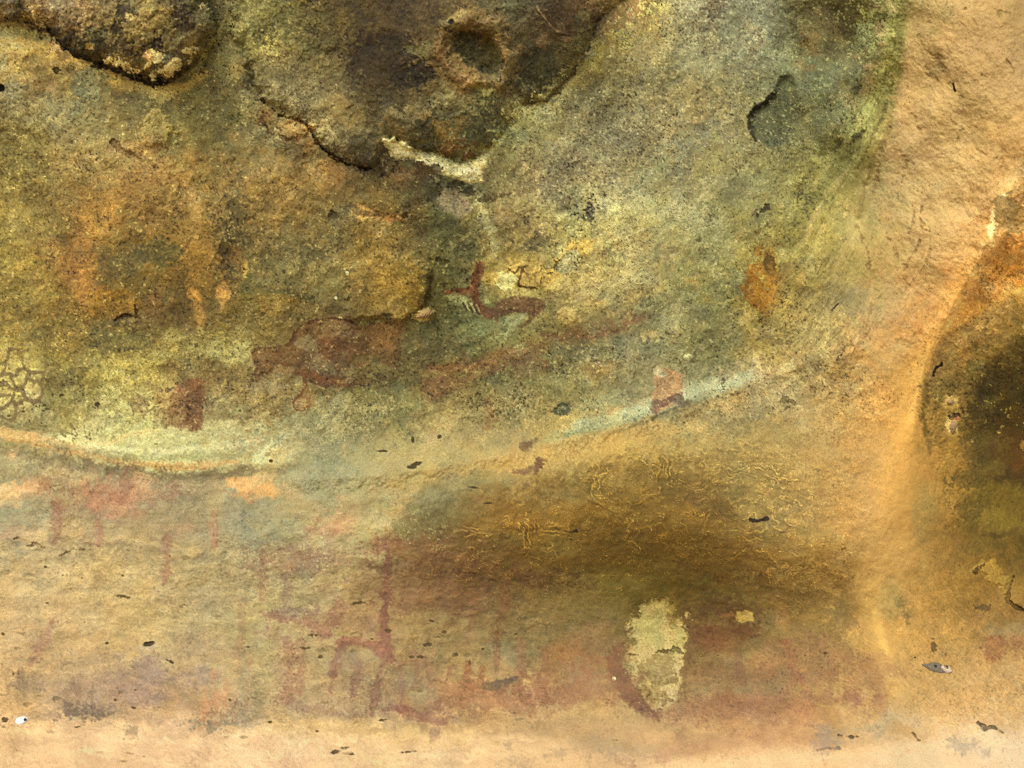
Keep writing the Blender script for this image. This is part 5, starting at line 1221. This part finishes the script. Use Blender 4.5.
ID = {n: k for k, n in enumerate(PART_NAMES)}
print(ID)
WL = (0, 2.0, 0)
wall = empty('rock_wall', WL, 'painted sandstone rock wall, olive and ochre above an orange band, with a smooth tan pillar at one side', 'rock wall')
PARTS = [
    ('upper_face', ['face'], None, None),
    ('speckled_slab', ['slab'], None, 'grey-green lichen-speckled sloping slab'),
    ('pillar', ['pillar'], None, 'smooth tan pillar with a bright orange rib'),
    ('hollow', ['hollow'], None, 'dark brown hollow beside the orange rib'),
    ('lower_face', ['lower_band'], None, 'tan and brown lower rock band with faded red figures'),
    ('ledge', ['ledge'], None, 'pale sandy ledge along the foot of the wall'),
    ('pale_lip', ['pale_lip'], None, 'pale blue-green lip along the crease'),
    ('orange_lip', ['orange_lip'], None, 'narrow orange lip under the yellow wall'),
    ('dent', ['dent'], 'speckled_slab', 'dark olive dent in the speckled slab'),
    ('white_spot', ['white_spot'], 'upper_face', 'small cream dot'),
    ('grey_chip', ['chip'], 'speckled_slab', 'grey oval chip beside the yellow crust'),
    ('slot', ['slot'], 'lower_face', 'dark narrow slot'),
    ('flaked_patch', ['flaked_patch'], None, 'pale yellow flaked patch in the brown band'),
    ('painted_antelope_head', ['painted_antelope_head'], None, 'dark red painted head of a horned animal'),
    ('painted_horn', ['painted_antelope_head.horn'], 'painted_antelope_head', None),
    ('painted_ear', ['painted_antelope_head.ear'], 'painted_antelope_head', None),
    ('painted_antelope_body', ['painted_antelope_body'], None, 'broad faded red-brown painted animal body'),
    ('painted_loop', ['painted_antelope_body.loop'], 'painted_antelope_body', 'small brown ring below the painted body'),
    ('painted_faded_animal', ['painted_faded_animal'], None, 'faded reddish band below the horned head'),
    ('painted_small_figure', ['painted_small_figure'], None, None),
    ('painted_twin_marks', ['painted_twin_marks'], None, 'two small maroon marks on the crease'),
    ('painted_block', ['painted_red_block'], None, 'reddish-brown rectangular block on the yellow wall'),
    ('painted_stump', ['painted_stump'], None, 'small pinkish upright mark with a dark foot'),
    ('painted_net', ['painted_net'], None, 'brown honeycomb net of lines on yellow rock'),
    ('painted_line', ['painted_long_neck'], None, 'thin upright maroon line'),
    ('painted_grazing_animal', ['painted_grazing_animal'], None, 'faded maroon animal with thin legs'),
    ('painted_leg', ['painted_grazing_animal.leg'], 'painted_grazing_animal', None),
    ('painted_bent_animal', ['painted_bent_animal'], None, None),
    ('painted_sloping_band', ['painted_sloping_band'], None, None),
    ('painted_upright_figure', ['painted_upright_figure'], None, None),
    ('painted_floor_band', ['painted_floor_band'], None, None),
    ('painted_crouching_figure', ['painted_crouching_figure'], None, None),
    ('painted_small_animal', ['painted_small_animal'], None, None),
    ('painted_figure', ['painted_row_of_figures'], None, None),
    ('painted_thin_leg', ['painted_thin_leg'], None, None),
    ('painted_smear', ['painted_faint_smear'], None, 'faint purple smear'),
    ('painted_streak', ['painted_faint_streak'], None, None),
    ('orange_streak', ['painted_orange_streaks'], None, None),
    ('painted_curve', ['painted_curve'], None, 'dark maroon curve hugging the pale flaked patch'),
    ('painted_maroon_band', ['painted_maroon_band'], None, 'long maroon band above the ledge'),
    ('painted_red_animal', ['painted_red_animal'], None, 'dark red painted shape beside the pale patch'),
    ('painted_animal_leg', ['painted_red_animal.leg'], 'painted_red_animal', None),
    ('painted_strokes', ['painted_slanted_strokes'], None, None),
    ('painted_stain', ['painted_dark_stain'], None, None),
    ('painted_red_patch', ['painted_red_patch'], None, 'dull red patch below the hollow'),
]
made = {}
for name, ids, par, lab in PARTS:
    if ids[0] in SPLIT:
        for key in [k for k in PART_NAMES if k.startswith(ids[0] + '#')]:
            rock_mesh(name, [ID[key]], made[par] if par else wall, lab, None, WL)
        continue
    o = rock_mesh(name, [ID[k] for k in ids], made[par] if par else wall, lab, None, WL)
    if o:
        made[name] = o
b = rock_mesh('overhanging_boulder', [ID['BOULDER']], None, 'dark brown lichen-blackened boulder overhanging the olive wall, with a pale crumbly lower edge', 'boulder', (-1.0, 1.9, 2.3))
OL = (-.1, 1.9, 2.1)
mass = rock_mesh('overhanging_rock', [ID['MASS']], None, 'big dark lobed rock above the pale crust, with a round socket in it', 'overhang', OL)
rock_mesh('socket', [ID['socket']], mass, 'dark olive eye-like socket', None, OL)
rock_mesh('crust', [ID['crust']], mass, 'cream crust along the lower edge', None, OL)
print('meshes', round(time.time() - T0, 1))


# ================================================================== small things lodged in the rock
def at(u, v):
    iu = int(np.argmin(abs(us - u))); iv = int(np.argmin(abs(vs - v)))
    k = iv * NU + iu
    return CO[k].copy(), NRM[k].copy()


def simple_mat(name, col, rough=.7, scale=120, var=.25):
    m = bpy.data.materials.new(name); m.use_nodes = True
    nd = m.node_tree.nodes; lk = m.node_tree.links; b = nd['Principled BSDF']; b.inputs['Roughness'].default_value = rough
    n = nd.new('ShaderNodeTexNoise'); n.inputs['Scale'].default_value = scale; n.inputs['Detail'].default_value = 4
    g = nd.new('ShaderNodeNewGeometry'); lk.new(g.outputs['Position'], n.inputs['Vector'])
    r = nd.new('ShaderNodeValToRGB'); c = np.array(col)
    r.color_ramp.elements[0].position = .3; r.color_ramp.elements[1].position = .7
    r.color_ramp.elements[0].color = (*(c * (1 - var)), 1); r.color_ramp.elements[1].color = (*np.clip(c * (1 + var), 0, 1), 1)
    lk.new(n.outputs['Fac'], r.inputs['Fac']); lk.new(r.outputs['Color'], b.inputs['Base Color'])
    bp = nd.new('ShaderNodeBump'); bp.inputs['Distance'].default_value = .001; bp.inputs['Strength'].default_value = .5
    lk.new(n.outputs['Fac'], bp.inputs['Height']); lk.new(bp.outputs['Normal'], b.inputs['Normal'])
    return m


WHITE = simple_mat('white_silk', (.50, .49, .43), .6, 200, .08)
DARK = simple_mat('dark_hole', (.012, .008, .004), .95, 100, .3)
GREYM = simple_mat('grey_crust', (.10, .085, .052), .8, 420, .55)
CREAM = simple_mat('cream_cap', (.36, .30, .20), .7, 200, .18)
BROWN = simple_mat('brown_rim', (.16, .11, .05), .85, 200, .3)

PXM = HALF / 512 * 1.9      # size of one unit at the wall


def dome(name, c, n, rx, ry, hgt, rot, mat, parent, origin, inner=0.0, taper=0.0, seed=0, off=0.0):
    """lens-shaped cap lying on the rock; inner > 0 leaves a central opening"""
    r = np.random.default_rng(seed)
    t = np.array([1, 0, 0.]); t -= n * (t @ n); t /= np.linalg.norm(t); s = np.cross(n, t)
    if s[2] < 0: s = -s
    ca, sa = math.cos(math.radians(rot)), math.sin(math.radians(rot))
    A = t * ca + s * sa; B = -t * sa + s * ca
    rings, seg = 9, 40
    wob = 1 + .05 * np.array([math.sin(3 * a + seed) + .6 * math.sin(5 * a + 2 * seed) for a in np.linspace(0, 2 * math.pi, seg, endpoint=False)])
    V_, F_ = [], []
    for q in range(rings):
        rr = inner + (1 - inner) * q / (rings - 1)
        for k in range(seg):
            a = 2 * math.pi * k / seg
            x, y = math.cos(a), math.sin(a)
            w = wob[k]
            yy = y * (1 - taper * abs(x) ** 1.5)
            h = hgt * math.sqrt(max(0, 1 - rr * rr)) + off
            if inner and q == 0: h -= hgt * .8
            if q == rings - 1: h = -.004
            p = c + A * x * rx * rr * w + B * yy * ry * rr * w + n * h
            V_.append(tuple(p - np.array(origin)))
    for q in range(rings - 1):
        for k in range(seg):
            F_.append((q * seg + k, q * seg + (k + 1) % seg, (q + 1) * seg + (k + 1) % seg, (q + 1) * seg + k))
    if not inner:
        F_.append(tuple(range(seg)))
    me = bpy.data.meshes.new(name); me.from_pydata(V_, [], F_); me.materials.append(mat)
    for p in me.polygons: p.use_smooth = True
    o = bpy.data.objects.new(name, me); COLL.objects.link(o); o.parent = parent
    return o


c, n = at(22, 720)
e = empty('white_cocoon', tuple(c), 'small white oval cocoon with a black pinhole on the pale ledge', 'cocoon')
dome('casing', c, n, 6.3 * PXM, 4.6 * PXM, .0045, 14, WHITE, e, c, taper=.2, seed=1, off=.001)
dome('hole', c + np.array([3.2 * PXM, 0, -.1 * PXM]), n, 1.4 * PXM, 1.3 * PXM, .0012, 0, DARK, e, c, seed=2, off=.0050)
c, n = at(938, 668)
e = empty('grey_cocoon', tuple(c), 'grey almond-shaped cocoon with a cream end and two dark holes, below the dark hollow', 'cocoon')
dome('casing', c, n, 18.5 * PXM, 6.0 * PXM, .0045, -9, GREYM, e, c, taper=.75, seed=3, off=.001)
c2_ = c + np.array([8.6 * PXM, 0, -.8 * PXM])
dome('cap', c2_, n, 6.2 * PXM, 4.0 * PXM, .004, -20, CREAM, e, c, taper=.3, seed=4, off=.0038)
c3_ = c + np.array([-2.6 * PXM, 0, -.2 * PXM])
dome('cap', c3_, n, 5.6 * PXM, 3.0 * PXM, .003, -15, CREAM, e, c, taper=.4, seed=5, off=.0045)
dome('rim', c + np.array([6.6 * PXM, 0, .8 * PXM]), n, 2.6 * PXM, 2.3 * PXM, .0014, 0, BROWN, e, c, seed=6, off=.0078)
dome('hole', c + np.array([6.6 * PXM, 0, .8 * PXM]), n, 1.3 * PXM, 1.1 * PXM, .0010, 0, DARK, e, c, seed=7, off=.0094)
dome('hole', c + np.array([-4.6 * PXM, 0, 1.5 * PXM]), n, 1.7 * PXM, 1.6 * PXM, .0010, 0, DARK, e, c, seed=8, off=.0078)

# loose stones caught on ledges of the rock
def stone(label, u, v, ru, rv, hgt, rot, mat, seed):
    c, n = at(u, v)
    e = dome('stone', c, n, ru * PXM, rv * PXM, hgt, rot, mat, None, c, taper=.35, seed=seed, off=.0005)
    e.location = tuple(c)
    me = e.data
    r = np.random.default_rng(seed)
    for p in me.vertices:
        q = p.co
        f = 1 + .10 * math.sin(900 * q.x + seed) * math.cos(700 * q.z) + .05 * r.standard_normal()
        p.co = q * f
    e['label'] = label; e['category'] = 'stone'


stone('small tan stone caught on the dark step left of the red horned head', 424, 314, 9, 5, .011, 10, simple_mat('tan_stone', (.24, .155, .055), .95, 260, .2), 11)
stone('pinkish pale stone inside the dark hollow, the larger lower one', 952, 427, 4.5, 8, .008, 5, simple_mat('pink_stone', (.24, .15, .075), .9, 300, .35), 12)
stone('ochre stone on the hollow edge, just above the pinkish one', 950, 402, 6, 3.6, .007, 0, simple_mat('ochre_stone', (.23, .14, .05), .9, 300, .35), 13)

# ================================================================== ground outside the shelter
def ground():
    n = 60
    xs = np.concatenate([np.linspace(-300, -6, 12), np.linspace(-5, 5, 40), np.linspace(6, 300, 12)])
    ys = np.concatenate([np.linspace(-400, -8, 14), np.linspace(-7, 2.2, 40), np.linspace(3, 40, 6)])
    r = np.random.default_rng(3)
    V_ = [(x, y, -.15 + (.012 * r.standard_normal() if abs(x) < 6 and abs(y) < 8 else 0)) for y in ys for x in xs]
    nx = len(xs)
    F_ = [(a * nx + b_, a * nx + b_ + 1, (a + 1) * nx + b_ + 1, (a + 1) * nx + b_) for a in range(len(ys) - 1) for b_ in range(nx - 1)]
    me = bpy.data.meshes.new('ground'); me.from_pydata(V_, [], F_)
    for p in me.polygons: p.use_smooth = True
    me.materials.append(simple_mat('sandy_soil', (.36, .26, .15), .95, 14, .3))
    o = bpy.data.objects.new('ground', me); COLL.objects.link(o); o['kind'] = 'structure'; o['label'] = 'sandy ground in front of the rock shelter'; o['category'] = 'ground'


ground()

# ================================================================== light
SUN_EL, SUN_AZ = 46, -24      # open bright sky in front of the shelter, a little to the left
w = bpy.data.worlds.new('World'); SC.world = w; w.use_nodes = True
nt = w.node_tree; bg = nt.nodes['Background']; bg.inputs['Strength'].default_value = .12
sky = nt.nodes.new('ShaderNodeTexSky'); sky.sky_type = 'NISHITA'; sky.sun_disc = False
sky.sun_elevation = math.radians(SUN_EL); sky.sun_rotation = math.radians(180 - SUN_AZ); sky.dust_density = 3
nt.links.new(sky.outputs[0], bg.inputs['Color'])
sd = bpy.data.lights.new('sun', 'SUN'); sd.energy = 1.5; sd.angle = math.radians(28); sd.color = (1, .93, .82)
so = bpy.data.objects.new('sun', sd); COLL.objects.link(so)
from mathutils import Vector
az = math.radians(SUN_AZ); el = math.radians(SUN_EL)
to_sun = Vector((math.sin(az) * math.cos(el), -math.cos(az) * math.cos(el), math.sin(el)))
so.rotation_euler = to_sun.to_track_quat('Z', 'Y').to_euler(); so.location = (-3, -6, 6)

cd = bpy.data.cameras.new('camera'); cd.sensor_width = 36; cd.lens = 18 / HALF; cd.clip_end = 2000; cd.clip_start = .05
co = bpy.data.objects.new('camera', cd); COLL.objects.link(co); co.location = (0, 0, CAMZ); co.rotation_euler = (math.radians(90), 0, 0)
SC.camera = co
SC.cycles.use_denoising = False
SC.cycles.pixel_filter_type = 'BLACKMAN_HARRIS'; SC.cycles.filter_width = 1.15
SC.view_settings.view_transform = 'Standard'; SC.view_settings.look = 'None'; SC.view_settings.gamma = 1; SC.view_settings.use_curve_mapping = False
SC.view_settings.exposure = 1.1
print('done', round(time.time() - T0, 1))
